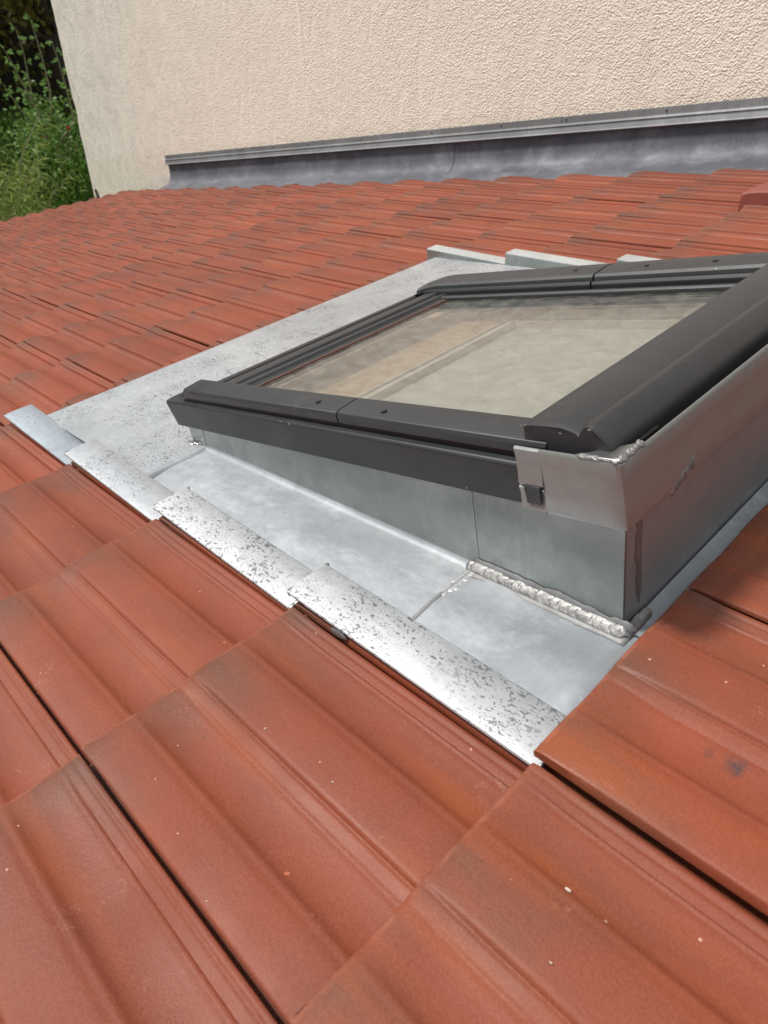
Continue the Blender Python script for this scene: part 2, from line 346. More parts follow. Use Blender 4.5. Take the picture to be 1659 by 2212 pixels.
# ------------------------------------------------------------------ mesh helpers
class MB:
    """collects faces in roof coordinates (v, u, z)"""
    def __init__(s): s.v = []; s.f = []
    def add(s, pts, faces):
        k = len(s.v); s.v += [Vector(p) for p in pts]; s.f += [tuple(k + i for i in f) for f in faces]; return s
    def hexa(s, p):      # 8 points: bottom loop 0-3, top loop 4-7
        return s.add(p, [(3, 2, 1, 0), (4, 5, 6, 7), (0, 1, 5, 4), (1, 2, 6, 5), (2, 3, 7, 6), (3, 0, 4, 7)])
    def box(s, a, b):
        (x0, y0, z0), (x1, y1, z1) = a, b
        return s.hexa([(x0, y0, z0), (x1, y0, z0), (x1, y1, z0), (x0, y1, z0), (x0, y0, z1), (x1, y0, z1), (x1, y1, z1), (x0, y1, z1)])
    def loft(s, rings, closed=True, caps=True):
        n = len(rings[0]); pts = [p for r in rings for p in r]; fs = []
        m = n if closed else n - 1
        for k in range(len(rings) - 1):
            for i in range(m):
                j = (i + 1) % n
                fs.append((k * n + i, k * n + j, (k + 1) * n + j, (k + 1) * n + i))
        if caps and closed:
            fs.append(tuple(range(n))[::-1]); fs.append(tuple((len(rings) - 1) * n + i for i in range(n)))
        return s.add(pts, fs)
    def blob(s, c, rx, ry, rz, rot=None, nu=10, nv=6):
        pts = []; fs = []
        c = Vector(c)
        for a in range(nv + 1):
            th = math.pi * a / nv
            for b in range(nu):
                ph = 2 * math.pi * b / nu
                p = Vector((rx * math.sin(th) * math.cos(ph), ry * math.sin(th) * math.sin(ph), rz * math.cos(th)))
                if rot: p = rot @ p
                pts.append(c + p)
        for a in range(nv):
            for b in range(nu):
                d = (b + 1) % nu
                fs.append((a * nu + b, (a + 1) * nu + b, (a + 1) * nu + d, a * nu + d))
        return s.add(pts, fs)
    def tube(s, path, r, n=6):
        rings = []
        for k, p in enumerate(path):
            p = Vector(p); a = Vector(path[max(0, k - 1)]); b = Vector(path[min(len(path) - 1, k + 1)])
            t = (b - a).normalized(); sx = t.orthogonal().normalized(); sy = t.cross(sx)
            rr = r[k] if isinstance(r, (list, tuple)) else r
            rings.append([p + rr * (math.cos(2 * math.pi * i / n) * sx + math.sin(2 * math.pi * i / n) * sy) for i in range(n)])
        return s.loft(rings)
    def sheet(s, grid, th):   # thick sheet from a grid of points, thickness th downwards along normals approx (z)
        r, c = len(grid), len(grid[0])
        top = [Vector(p) for row_ in grid for p in row_]
        bot = [p - Vector((0, 0, th)) for p in top]
        fs = []
        N = r * c
        for i in range(r - 1):
            for j in range(c - 1):
                a = i * c + j; q = (a, a + 1, a + c + 1, a + c)
                fs.append(q); fs.append(tuple(N + k for k in q[::-1]))
        rim = [j for j in range(c)] + [i * c + c - 1 for i in range(1, r)] + [(r - 1) * c + j for j in range(c - 2, -1, -1)] + [i * c for i in range(r - 2, 0, -1)]
        for k in range(len(rim)):
            a, b = rim[k], rim[(k + 1) % len(rim)]
            fs.append((b, a, N + a, N + b))
        return s.add(top + bot, fs)

def bead(mb, path, side, upv, width, height, pitch, seed=0, per=14, na=11, wob=0.08):
    """stacked-coin weld: cross-section swept along path; side / upv span the section plane"""
    pts = [Vector(p) for p in path]; seg = [(b - a).length for a, b in zip(pts, pts[1:])]; tot = sum(seg)
    n = max(4, int(tot / pitch * per)); rings = []
    r = random.Random(seed); wj = [1 + r.uniform(-wob, wob) for _ in range(int(tot / pitch) + 4)]; ph0 = [r.uniform(-.12, .12) for _ in wj]
    for k in range(n + 1):
        d = tot * k / n; q = 0; rem = d
        while q < len(seg) - 1 and rem > seg[q]: rem -= seg[q]; q += 1
        c = pts[q].lerp(pts[q + 1], min(1, rem / seg[q]))
        sd = side[q] if isinstance(side, list) else side; uv = upv[q] if isinstance(upv, list) else upv
        ring = []
        for a in range(na):
            x = -1 + 2 * a / (na - 1)
            ph = d / pitch + 0.38 * (1 - x * x)
            ph += ph0[int(ph) % len(ph0)]
            fr = ph - math.floor(ph); idx = int(math.floor(ph)) % len(wj)
            saw = min(1.0, min(fr, 1 - fr) / .17) ** .6 * (0.85 + .15 * fr)
            endf = min(1, d / (pitch * .5) + .25, (tot - d) / (pitch * .5) + .25)
            w_ = width * .5 * wj[idx] * (0.86 + .14 * saw) * endf
            ring.append(c + sd * x * w_ + uv * height * endf * max(0, (1 - x * x)) ** .6 * (0.22 + 0.78 * saw))
        ring.append(c - uv * 0.002)
        rings.append(ring)
    return mb.loft(rings)

def build(name, mb, mat, parent=None, bevel=0.0, smooth=30, base=None, seg=2, frame=M):
    """link one mesh object; points are in `frame` coordinates; local origin = parent origin or base"""
    me = D.meshes.new(name)
    if parent: inv = parent.matrix_world.inverted() @ frame
    else:
        base = Vector(base) if base is not None else sum(mb.v, Vector()) / len(mb.v)
        own = frame @ Matrix.Translation(base); inv = own.inverted() @ frame
    me.from_pydata([inv @ p for p in mb.v], [], mb.f)
    bm = bmesh.new(); bm.from_mesh(me); bmesh.ops.recalc_face_normals(bm, faces=bm.faces); bm.to_mesh(me); bm.free()
    me.materials.append(mat)
    for p in me.polygons: p.use_smooth = True
    me.set_sharp_from_angle(angle=R(smooth))
    ob = D.objects.new(name, me); COL.objects.link(ob)
    if parent: ob.parent = parent
    else: ob.matrix_world = own
    if bevel:
        b = ob.modifiers.new('bevel', 'BEVEL'); b.width = bevel; b.segments = seg; b.limit_method = 'ANGLE'; b.angle_limit = R(35)
        b.harden_normals = False
    return ob
def tag(o, label=None, cat=None, group=None, kind=None):
    for k, v in (('label', label), ('category', cat), ('group', group), ('kind', kind)):
        if v: o[k] = v
    return o
def empty(name, base, label=None, cat=None, group=None, kind=None, frame=M):
    o = D.objects.new(name, None); COL.objects.link(o); o.empty_display_size = 0.1
    o.matrix_world = frame @ Matrix.Translation(base)
    bpy.context.view_layer.update()
    return tag(o, label, cat, group, kind)
G = Matrix.Identity(4)      # world frame for the garden and the house

# ------------------------------------------------------------------ ground
g = MB().box((-70, -60, -0.5), (60, 70, 0.0))
tag(build('ground', g, MAT['lawn'], base=(0, 0, 0), frame=G), kind='structure')

# ------------------------------------------------------------------ roof deck and tiles
deck = MB().box((-6.42, -3.2, -0.20), (3.4, 2.84, -0.075))
roof = build('roof', deck, MAT['deck'], base=(0, 0, -0.075))
tag(roof, 'low pitched roof covered with red terracotta interlocking tiles', None, kind='structure')
bpy.context.view_layer.update()

def half(o):
    q = [(44, 0), (47, -.5), (50, -1.6), (52.5, -2.3), (55, -2.5), (57.5, -3.0), (60, -4.9), (62.5, -7.3), (65.5, -9.2), (71, -11.0), (79, -12.5), (88, -13.2), (98, -12.9), (105, -12.1),
         (109, -11.5), (111.5, -12.0), (113, -11.6), (114.9, -9.8), (116.6, -8.8), (119.5, -7.9), (122.5, -6.9), (125, -6.1), (127, -5.9), (128.6, -6.4), (130, -6.0), (131.2, -3.8), (132.5, -1.5), (134.5, -.4), (138, -.05)]
    return [(x + o, z) for x, z in q]
PROF = [(0, -2.4), (1.2, -0.8), (3.5, 0), (18, .6), (34, .5)] + half(0) + [(150, .6), (168, .5)] + [p for p in half(139) if p[0] < 254] + [(255.5, -9.2), (258, -8.6), (262, -7.7), (264.5, -7.2), (266.2, -7.8), (267.6, -7.6), (269.2, -6.3), (271, -5.7), (274, -5.7), (275, -6.5), (275.5, -8), (275.8, -24), (290, -24.5), (300, -24.5)]
STN = [(0, -6.2, .27), (.0012, -4.2, .28), (.003, -2.8, .29), (.006, -1.7, .31), (.012, -.7, .36), (.022, -.15, .48), (.034, 0, .68), (.048, 0, .87), (.066, 0, .98), (.09, 0, 1), (.18, 0, 1), (.27, 0, 1), (.36, 0, 1), (.425, 0, 1)]
SLOPE = 0.0235 / L
TH = 0.0115
def tile_mesh(name, ymax=None, et=0.0042, kmin=0.0, crest=0.0, deep=1.0):
    prof = [(y, (z * deep if 48 < y < 255 and z < -1 else z) + (crest if 255 < y < 275.6 else 0)) for y, z in PROF]
    if ymax:
        prof = [p for p in prof if p[0] < ymax * 1000] + [(ymax * 1000, -6)]
    top = []; bot = []
    for (x, dz, k) in STN:
        k = kmin + (1 - kmin) * k if kmin else k
        rt, rb = [], []
        for (y, h) in prof:
            base = -SLOPE * x
            flange = y > 275.6
            hh = h if flange else h * k * 1.0 - (1 - k) * 1.2
            z = base + (hh + dz) / 1000
            rt.append((x, y / 1000, z))
            t = 0.005 if flange else (TH if y > 12 else et + (TH - et) * (y / 12) ** 2)
            rb.append((x + 0.0005, y / 1000, base + ((h - 3 if flange else h * (0.35 + .65 * k)) / 1000) - t))
        top.append(rt); bot.append(rb)
    n, m = len(STN), len(prof); N = n * m
    V = [p for r in top for p in r] + [p for r in bot for p in r]
    F = []
    for i in range(n - 1):
        for j in range(m - 1):
            a = i * m + j
            F.append((a, a + m, a + m + 1, a + 1)); F.append((N + a, N + a + 1, N + a + m + 1, N + a + m))
    for j in range(m - 1):
        F.append((j, j + 1, N + j + 1, N + j)); b = (n - 1) * m + j; F.append((b + 1, b, N + b, N + b + 1))
    for i in range(n - 1):
        a = i * m; F.append((a + m, a, N + a, N + a + m)); b = a + m - 1; F.append((b, b + m, N + b + m, N + b))
    me = D.meshes.new(name); me.from_pydata(V, [], F)
    bm = bmesh.new(); bm.from_mesh(me); bmesh.ops.recalc_face_normals(bm, faces=bm.faces); bm.to_mesh(me); bm.free()
    for p in me.polygons: p.use_smooth = True
    me.set_sharp_from_angle(angle=R(42))
    return me
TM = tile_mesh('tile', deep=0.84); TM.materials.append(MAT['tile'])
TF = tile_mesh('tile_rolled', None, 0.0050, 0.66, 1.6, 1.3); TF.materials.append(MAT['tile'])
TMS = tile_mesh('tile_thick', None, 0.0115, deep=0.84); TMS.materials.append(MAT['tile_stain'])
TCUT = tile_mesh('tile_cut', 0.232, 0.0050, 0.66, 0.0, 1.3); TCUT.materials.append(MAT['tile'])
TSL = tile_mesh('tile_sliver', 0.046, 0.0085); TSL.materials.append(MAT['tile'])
rinv = roof.matrix_world.inverted() @ M
rows = {}
def want(i, j):
    if 0 <= i <= 4 and -3 <= j <= -1: return False
    if j <= -5: lo = (-4 if j > -7 else -3 if j > -9 else -1 if j > -12 else 0 if j > -15 else 1)
    elif j <= -1: lo = -5
    else: lo = -4
    hi = 9 if j <= 0 else 6 - j
    return lo <= i <= hi
rt = random.Random(3)
ntile = 0
for j in range(-18, 4):
    for i in range(-6, 10):
        if not want(i, j): continue
        me = TCUT if i == 9 else (TMS if (i, j) == (0, 0) else (TF if j <= -4 or i > 3 else TM))
        o = D.objects.new('roof_tile', me); COL.objects.link(o); o.parent = roof
        lift = rt.uniform(-0.0006, 0.0012); yaw = rt.gauss(0, 0.0013); rl = rt.gauss(0, 0.004); pt = rt.gauss(0, 0.0025)
        dv, du = rt.gauss(0, 0.0016), rt.gauss(0, 0.0004)
        if (i, j) == (0, 0): lift, yaw, dv, du, rl, pt = 0.009, 0.0, 0, 0, 0.0, 0.0
        elif j == 0 and i > 0: lift += 0.0075; dv = abs(dv) * 0.3; pt = 0.0
        elif j == 0 and i == -1: dv, du, lift, yaw = 0, 0, 0, 0
        if j == -4 and 0 <= i <= 4: pt, rl, lift = 0, 0, min(lift, 0)
        o.matrix_local = rinv @ Matrix.Translation((j * L + dv, i * W + du, lift)) @ Matrix.Rotation(yaw, 4, 'Z') @ Matrix.Rotation(rl, 4, 'X') @ Matrix.Rotation(pt, 4, 'Y')
        if (i, j) == (0, 0): o['label'] = 'tile with a black smear near its middle'
        ntile += 1
for j in (-3, -2, -1):      # cut strips of tile left under the stepped zinc caps
    o = D.objects.new('roof_tile', TSL); COL.objects.link(o); o.parent = roof
    o.matrix_local = rinv @ Matrix.Translation((j * L + 0.004, 0.0, 0.001)) @ Matrix.Diagonal((0.82, 1, 1, 1))
print('tiles', ntile)

# ------------------------------------------------------------------ house wall
wall = MB()
YW = 2.9
co = Vector((-7.23, YW, 0))
edge = []
rr = random.Random(5)
zs = [0.0, 2.0, 2.35]
z = 2.5
while z < 7.2: zs.append(z); z += 0.055
zs += [8.0, 9.5]
for z in zs:
    dx = rr.uniform(-0.006, 0.006)
    if 4.86 - 0.06 < z - 0 < 4.93: pass
    zr = z
    if 2.86 < zr < 2.98: dx += 0.022
    if 2.78 < zr <= 2.86: dx += 0.012
    edge.append((co.x + dx, YW, z))
ring_front = edge
pts = edge + [(8.0, YW, z) for z in zs]
n = len(zs)
fs = [(i, i + 1, n + i + 1, n + i) for i in range(n - 1)]
pts += [(p[0] + 0.004, YW + 6.0, p[2]) for p in edge] + [(8.0, YW + 6, z) for z in zs]
fs += [(i + 1, i, 2 * n + i, 2 * n + i + 1) for i in range(n - 1)]
fs += [(n + i, n + i + 1, 3 * n + i + 1, 3 * n + i) for i in range(n - 1)]
fs += [(2 * n + i + 1, 2 * n + i, 3 * n + i, 3 * n + i + 1) for i in range(n - 1)]
fs += [(n - 1, 3 * n - 1, 4 * n - 1, 2 * n - 1)]
wall.add(pts, fs)
house = empty('house', (0, YW, 0), 'tall house with pale beige roughcast wall rising beside the tiled roof', 'house', frame=G)
build('wall', wall, MAT['stucco'], house, smooth=40, frame=G)

def roofpt(v, u, z): return M @ Vector((v, u, z))
# a run of smoothed plaster down the wall
def wallpt(x, z): return (x, YW - 0.001, z)
run = MB()
def ray_wall(px, py, plane_y=YW):        # V-pixel -> world point on the wall plane (used once to place marks)
    d = cam.matrix_world.to_3x3() @ Vector(((px - 829.5) / 1516.44, -(py - 1106) / 1516.44, -1))
    o = cam.matrix_world.translation; t = (plane_y - o.y) / d.y
    return o + d * t
bpy.context.view_layer.update()
path = [ray_wall(*p) for p in [(640, -30), (648, 40), (652, 100), (655, 150), (662, 180), (680, 196), (692, 215), (698, 245)]]
rings = []
for k, p in enumerate(path):
    w = 2.2 * (0.012, 0.012, 0.012, 0.014, 0.018, 0.012, 0.008, 0.003)[k]
    rings.append([(p.x - w, YW + 0.0004, p.z - (w if k > 4 else 0)), (p.x - w * .5, YW - 0.0022, p.z), (p.x + w * .5, YW - 0.0022, p.z), (p.x + w, YW + 0.0004, p.z + (w if k > 4 else 0))])
run.loft(rings)
build('plaster_run', run, MAT['stucco'], house, smooth=60, frame=G)

# ------------------------------------------------------------------ wall flashing
wf = empty('wall_flashing', (-3.0, YW, 0.1), 'dark grey lead flashing with zinc top strip along the foot of the beige wall', 'flashing')
UW = YW - 0.003
def lead_row(v, top=0.172):
    wob = 0.006 * noise.noise((v * 5, 1.3, 0)) + 0.003 * noise.noise((v * 17, 4, 0))
    w2 = 0.014 * noise.noise((v * 3.2, 9, 0)) + 0.007 * noise.noise((v * 11, 2, 0))
    return [(v, UW - 0.004, top), (v, UW - 0.006 + wob * .3, 0.12), (v, UW - 0.012 + wob * .6, 0.07), (v, UW - 0.026 + wob, 0.035 + w2 * .3), (v, UW - 0.052 + wob, 0.012 + w2 * .6), (v, UW - 0.09, 0.001 + w2), (v, UW - 0.14, -0.012 + w2), (v, UW - 0.2, -0.03)]
segs = [(-5.885, -4.30), (-4.32, -2.62), (-2.64, -1.02), (-1.04, 0.7), (0.68, 2.2)]
for k, (a, b) in enumerate(segs):
    mb = MB(); nst = 34; grid = []
    for q in range(nst + 1):
        v = a + (b - a) * q / nst
        r_ = lead_row(v)
        if k == 0 and q < 4:   # ragged free end
            off = (0.03, 0.012, 0.004, 0.001)[q]
            r_ = [(p[0] + off * (1 - 0.9 * math.sin(3.1 * i / 7 + .3)) - (0.05 if i > 4 else 0.0) * (4 - q) / 4 * (i - 4) / 3, p[1], p[2]) for i, p in enumerate(r_)]
        grid.append([(p[0], p[1] - 0.002 * (k % 2), p[2]) for p in r_])
    mb.sheet(grid, 0.0015)
    build('lead_sheet', mb, MAT['lead'], wf, smooth=50)
PR = [(0, 0.218), (-0.005, 0.219), (-0.0075, 0.190), (-0.014, 0.1875), (-0.0165, 0.1825), (-0.012, 0.179), (-0.020, 0.156), (-0.026, 0.1525), (-0.025, 0.149), (-0.016, 0.153), (-0.008, 0.178), (0, 0.185)]
for k, (a, b) in enumerate([(-5.885, -3.93), (-3.95, -1.93), (-1.95, 0.05), (0.03, 2.2)]):
    mb = MB(); rings = []
    for q in range(9):
        v = a + (b - a) * q / 8; w = 0.0015 * noise.noise((v * 2, 3, k)); hz = -0.0025 * (v + 3.4)
        rings.append([(v, UW - 0.0012 * (k % 2) + y + w, z + hz * 1.0) for y, z in PR])
    mb.loft(rings)
    build('top_strip', mb, MAT['strip'], wf, smooth=25)
for v in (-5.187, -4.721, -4.30, -3.896, -3.368, -2.774, -2.29, -1.905, -1.408, -0.9, -0.4):
    mb = MB().blob((v, UW - 0.0085, 0.209 - 0.0025 * (v + 3.4)), 0.0055, 0.004, 0.0055)
    build('nail_head', mb, MAT['solder'], wf, smooth=60)
hk = MB().box((-7.575, YW - 0.012, -0.10), (-7.535, YW - 0.002, -0.015)).box((-7.572, YW - 0.03, -0.10), (-7.538, YW - 0.0125, -0.085))
tag(build('wall_hook', hk, MAT['hook'], bevel=0.003), 'small dark brown hook on the wall foot just past the eave', 'hook')

# ------------------------------------------------------------------ skylight frame coordinates (u, s, h), tilted up from the roof
TAU = math.atan(0.1165)
CS, SN = math.cos(TAU), math.sin(TAU)
S0v, S0z = -0.962, 0.0255
def Wf(u, s, h): return (S0v + s * CS - h * SN, u, S0z + s * SN + h * CS)
sk = empty('skylight', Wf(0.53, 0.48, 0.0), 'dark grey framed roof window tilted up on a zinc kerb', 'skylight')
def along_s(prof, s0, s1, n=2, slant0=0.0, slant1=0.0):
    hmin = min(h for _, h in prof); mb = MB(); rings = []
    for k in range(n):
        f = k / (n - 1)
        rings.append([Wf(u, (s0 + slant0 * (h - hmin)) * (1 - f) + (s1 + slant1 * (h - hmin)) * f, h) for u, h in prof])
    return mb.loft(rings)
def along_u(prof, u0, u1, n=2):
    mb = MB()
    return mb.loft([[Wf(u0 + (u1 - u0) * k / (n - 1), s, h) for s, h in prof] for k in range(n)])
UF = 0.178
# outer frame: near bar, far bar, lower bar
build('frame_bar', along_s([(UF, -0.001), (UF - 0.0015, 0.044), (UF + 0.001, 0.0475), (UF + 0.012, 0.0495), (UF + 0.04, 0.050), (UF + 0.04, -0.001)], 0.014, 0.93, slant0=-0.28), MAT['frame'], sk, 0.0012)
build('frame_bar', along_s([(0.90, -0.001), (0.90, 0.047), (0.86, 0.05), (0.86, -0.001)], 0.014, 0.93), MAT['frame'], sk, 0.0012)
build('frame_bar', along_u([(0.014, 0.0), (0.012, 0.042), (0.055, 0.045), (0.055, 0.0)], UF + 0.041, 0.859), MAT['frame'], sk, 0.0012)
# near side cover strips (two pieces), far side cover strips
def cover(s0, s1, prof, taper, side):
    mb = MB(); rings = []
    for (s, f) in ((s0, 1.0 if taper else 0.0), (s0 + 0.02, 0.35 if taper else 0.0), (s0 + 0.045, 0.0), (s1, 0.0)):
        rings.append([Wf(u + (0.012 * f * side if h > 0.065 else 0), s, h - (0.006 * f if h > 0.065 else 0)) for u, h in prof])
    return mb.loft(rings)
NP = [(UF + 0.006, 0.0565), (UF + 0.0045, 0.067), (UF + 0.0065, 0.0715), (UF + 0.012, 0.0735), (UF + 0.047, 0.0765), (UF + 0.051, 0.074), (UF + 0.051, 0.055), (UF + 0.02, 0.055)]
build('cover_strip', cover(0.052, 0.529, NP, True, 1), MAT['casing'], sk, 0.0008)
build('cover_strip', cover(0.5315, 0.868, NP, False, 1), MAT['casing'], sk, 0.0008)
mb = along_s([(UF + 0.010, 0.049), (UF + 0.010, 0.0563), (UF + 0.035, 0.0563), (UF + 0.035, 0.049)], 0.07, 0.90)
build('rubber_seal', mb, MAT['rubber'], sk)
FP = [(0.790, 0.052), (0.789, 0.064), (0.792, 0.0685), (0.7965, 0.0685), (0.7985, 0.066), (0.800, 0.0745), (0.805, 0.0785), (0.84, 0.0815), (0.868, 0.0805), (0.882, 0.074), (0.885, 0.05)]
build('cover_strip', cover(0.085, 0.529, FP, True, -1), MAT['casing'], sk, 0.0006)
build('cover_strip', cover(0.5325, 0.90, FP, False, -1), MAT['casing'], sk, 0.0006)
FL = [(0.770, 0.0505), (0.770, 0.0555), (0.774, 0.0585), (0.781, 0.0585), (0.783, 0.0545), (0.7885, 0.0545), (0.7885, 0.0505)]
build('glazing_bead', along_s(FL, 0.12, 0.90), MAT['frame'], sk, 0.0005)
# lower sash bar with its ridges
LP = [(0.060, 0.046), (0.062, 0.054), (0.066, 0.0585), (0.084, 0.061), (0.088, 0.0595), (0.090, 0.0555), (0.104, 0.0555), (0.106, 0.0595), (0.110, 0.0615), (0.140, 0.0635), (0.145, 0.0625), (0.148, 0.0575), (0.160, 0.0575),
      (0.163, 0.0605), (0.172, 0.0605), (0.176, 0.0545), (0.188, 0.0525), (0.190, 0.046)]
build('sash_bar', along_u(LP, UF + 0.052, 0.80), MAT['casing'], sk, 0.0006)
mb = along_u([(0.1885, 0.0475), (0.1885, 0.0535), (0.1925, 0.0530), (0.1925, 0.0475)], UF + 0.055, 0.79)
build('copper_line', mb, plain('rust_line', (0.10, 0.045, 0.03), 0.6), sk)
# hinge-side casing across the top
CP = [(0.842, 0.050), (0.842, 0.088), (0.846, 0.0915), (0.864, 0.0935), (0.888, 0.0925), (0.902, 0.0885), (0.908, 0.0865), (0.9105, 0.0915), (0.914, 0.0955), (0.919, 0.0965), (0.9235, 0.0955), (0.938, 0.0805), (0.941, 0.074), (0.941, 0.040), (0.930, 0.040)]
mb = MB(); rings = []
for (u, f) in ((UF + 0.006, 1.0), (UF + 0.010, 0.45), (UF + 0.017, 0.1), (UF + 0.028, 0.0), (0.5, 0), (0.905, 0)):
    ring = []
    for k, (s, h) in enumerate(CP):
        hh = h - (0.0025 * f if h > 0.07 else 0)
        du = 0.002 * math.sin(k * 1.7) * f
        ring.append(Wf(u + du, s, hh))
    rings.append(ring)
mb.loft(rings)
build('hinge_casing', mb, MAT['casing'], sk, smooth=38)
mb = along_u([(0.9405, 0.054), (0.9405, 0.066), (0.9435, 0.064), (0.9435, 0.056)], UF + 0.030, UF + 0.085)
build('casing_slot', mb, MAT['rubber'], sk, 0.0008)
for c_, r_ in (((UF + 0.0065, 0.888, 0.0855), (0.005, 0.0025, 0.0018)), ((UF + 0.008, 0.845, 0.0875), (0.0025, 0.0015, 0.0015)), ((UF + 0.008, 0.919, 0.0915), (0.003, 0.002, 0.0013))):
    build('paint_chip', MB().blob(Wf(*c_), *r_), MAT['solder'], sk)
# screws
for (u, s, h) in ((0.201, 0.47, 0.0755), (0.199, 0.612, 0.0755), (0.832, 0.474, 0.0812), (0.832, 0.617, 0.0812), (0.832, 0.735, 0.0812)):
    mb = MB(); n = 10; c = Vector(Wf(u, s, h)); nn = Vector(Wf(0, 0, 1)) - Vector(Wf(0, 0, 0))
    a = Vector((CS, 0, SN)); b = Vector((0, 1, 0)); r_ = 0.0042
    mb.loft([[c + nn * dz + k * (math.cos(t * 2 * math.pi / n) * a + math.sin(t * 2 * math.pi / n) * b) for t in range(n)] for dz, k in ((-0.0006, r_), (0.0009, r_), (0.0014, r_ * .7))])
    build('screw', mb, MAT['rubber'], sk, smooth=40)
# glass pane and what is seen through it
mb = MB(); mb.hexa([Wf(*p) for p in ((0.205, 0.16, 0.046), (0.205, 0.88, 0.046), (0.79, 0.88, 0.046), (0.79, 0.16, 0.046), (0.205, 0.16, 0.050), (0.205, 0.88, 0.050), (0.79, 0.88, 0.050), (0.79, 0.16, 0.050))])
build('glass_pane', mb, MAT['glass'], sk)
lin = MB()
def slab(mb, u0, u1, s0, s1, h0, h1):
    return mb.hexa([Wf(u0, s0, h0), Wf(u0, s1, h0), Wf(u1, s1, h0), Wf(u1, s0, h0), Wf(u0, s0, h1), Wf(u0, s1, h1), Wf(u1, s1, h1), Wf(u1, s0, h1)])
slab(lin, 0.24, 0.855, 0.06, 0.325, -0.004, 0.0); slab(lin, 0.805, 0.855, 0.328, 0.90, -0.004, 0.0)
slab(lin, 0.22, 0.25, 0.328, 0.90, -0.004, 0.0); slab(lin, 0.253, 0.802, 0.80, 0.90, -0.004, 0.0)
build('inner_ledge', lin, MAT['ledge'], sk)
bd = MB()
slab(bd, 0.253, 0.803, 0.328, 0.333, -0.012, 0.0035); slab(bd, 0.253, 0.798, 0.3335, 0.352, -0.012, -0.001); slab(bd, 0.253, 0.797, 0.3525, 0.356, -0.012, 0.002)
slab(bd, 0.799, 0.8035, 0.3335, 0.798, -0.012, 0.0035); slab(bd, 0.782, 0.7985, 0.3565, 0.798, -0.012, -0.001); slab(bd, 0.778, 0.7815, 0.3565, 0.798, -0.012, 0.002)
build('inner_bead', bd, MAT['bead'], sk)
bl = MB(); slab(bl, 0.23, 0.86, 0.30, 0.90, -0.016, -0.0125)
build('blind', bl, MAT['blind'], sk)

# ------------------------------------------------------------------ zinc flashing around the skylight
zf = empty('skylight_flashing', (-0.6, 0.6, 0.0), 'folded zinc flashing tray and kerb around the skylight with stepped edges', 'flashing')
TZ = -0.0125
UC = 0.192            # near kerb face
VK = -0.024           # uphill kerb face
V_A, V_S1, V_S2 = -1.372, -0.885, -0.226
def top_of_kerb(v): return S0z + (v - S0v) / CS * SN + 0.004
# lower apron
def apz(v): return 0.0035 + (TZ + 0.001 - 0.0035) * (v - V_A) / (V_S1 - V_A)
grid = []
for v in [V_A, V_A + 0.004] + [V_A + (V_S1 - V_A) * k / 10 for k in range(1, 11)]:
    r_ = []
    for k in range(25):
        u = 0.058 + (1.358 - 0.058) * k / 24
        zz = apz(v) + 0.0012 * noise.noise((v * 6, u * 5, 2)) * (0 if v < V_A + .05 else 1)
        if v == V_A: zz -= 0.004
        if u < 0.07: zz += 0
        r_.append((v, u, zz))
    grid.append(r_)
build('apron_sheet', MB().sheet(grid, 0.0012), MAT['zinc_spot'], zf, smooth=40)
# raised fold between apron and side tray
mb = MB(); rings = []
for k in range(9):
    u = 0.060 + (UC + 0.004 - 0.060) * k / 8
    w = 0.0006 * noise.noise((u * 30, 5, 1))
    rings.append([(V_S1 - 0.014, u, TZ + 0.0008), (V_S1 - 0.008, u, TZ + 0.0035 + w), (V_S1 - 0.002, u, TZ + 0.0042 + w), (V_S1 + 0.003, u, TZ + 0.003), (V_S1 + 0.007, u, TZ - 0.0092 + 0.008 * min(1, max(0, (u - 0.058) / 0.05))), (V_S1 - 0.014, u, TZ - 0.009)])
mb.loft(rings); build('tray_fold', mb, MAT['zinc_tray'], zf, smooth=60)
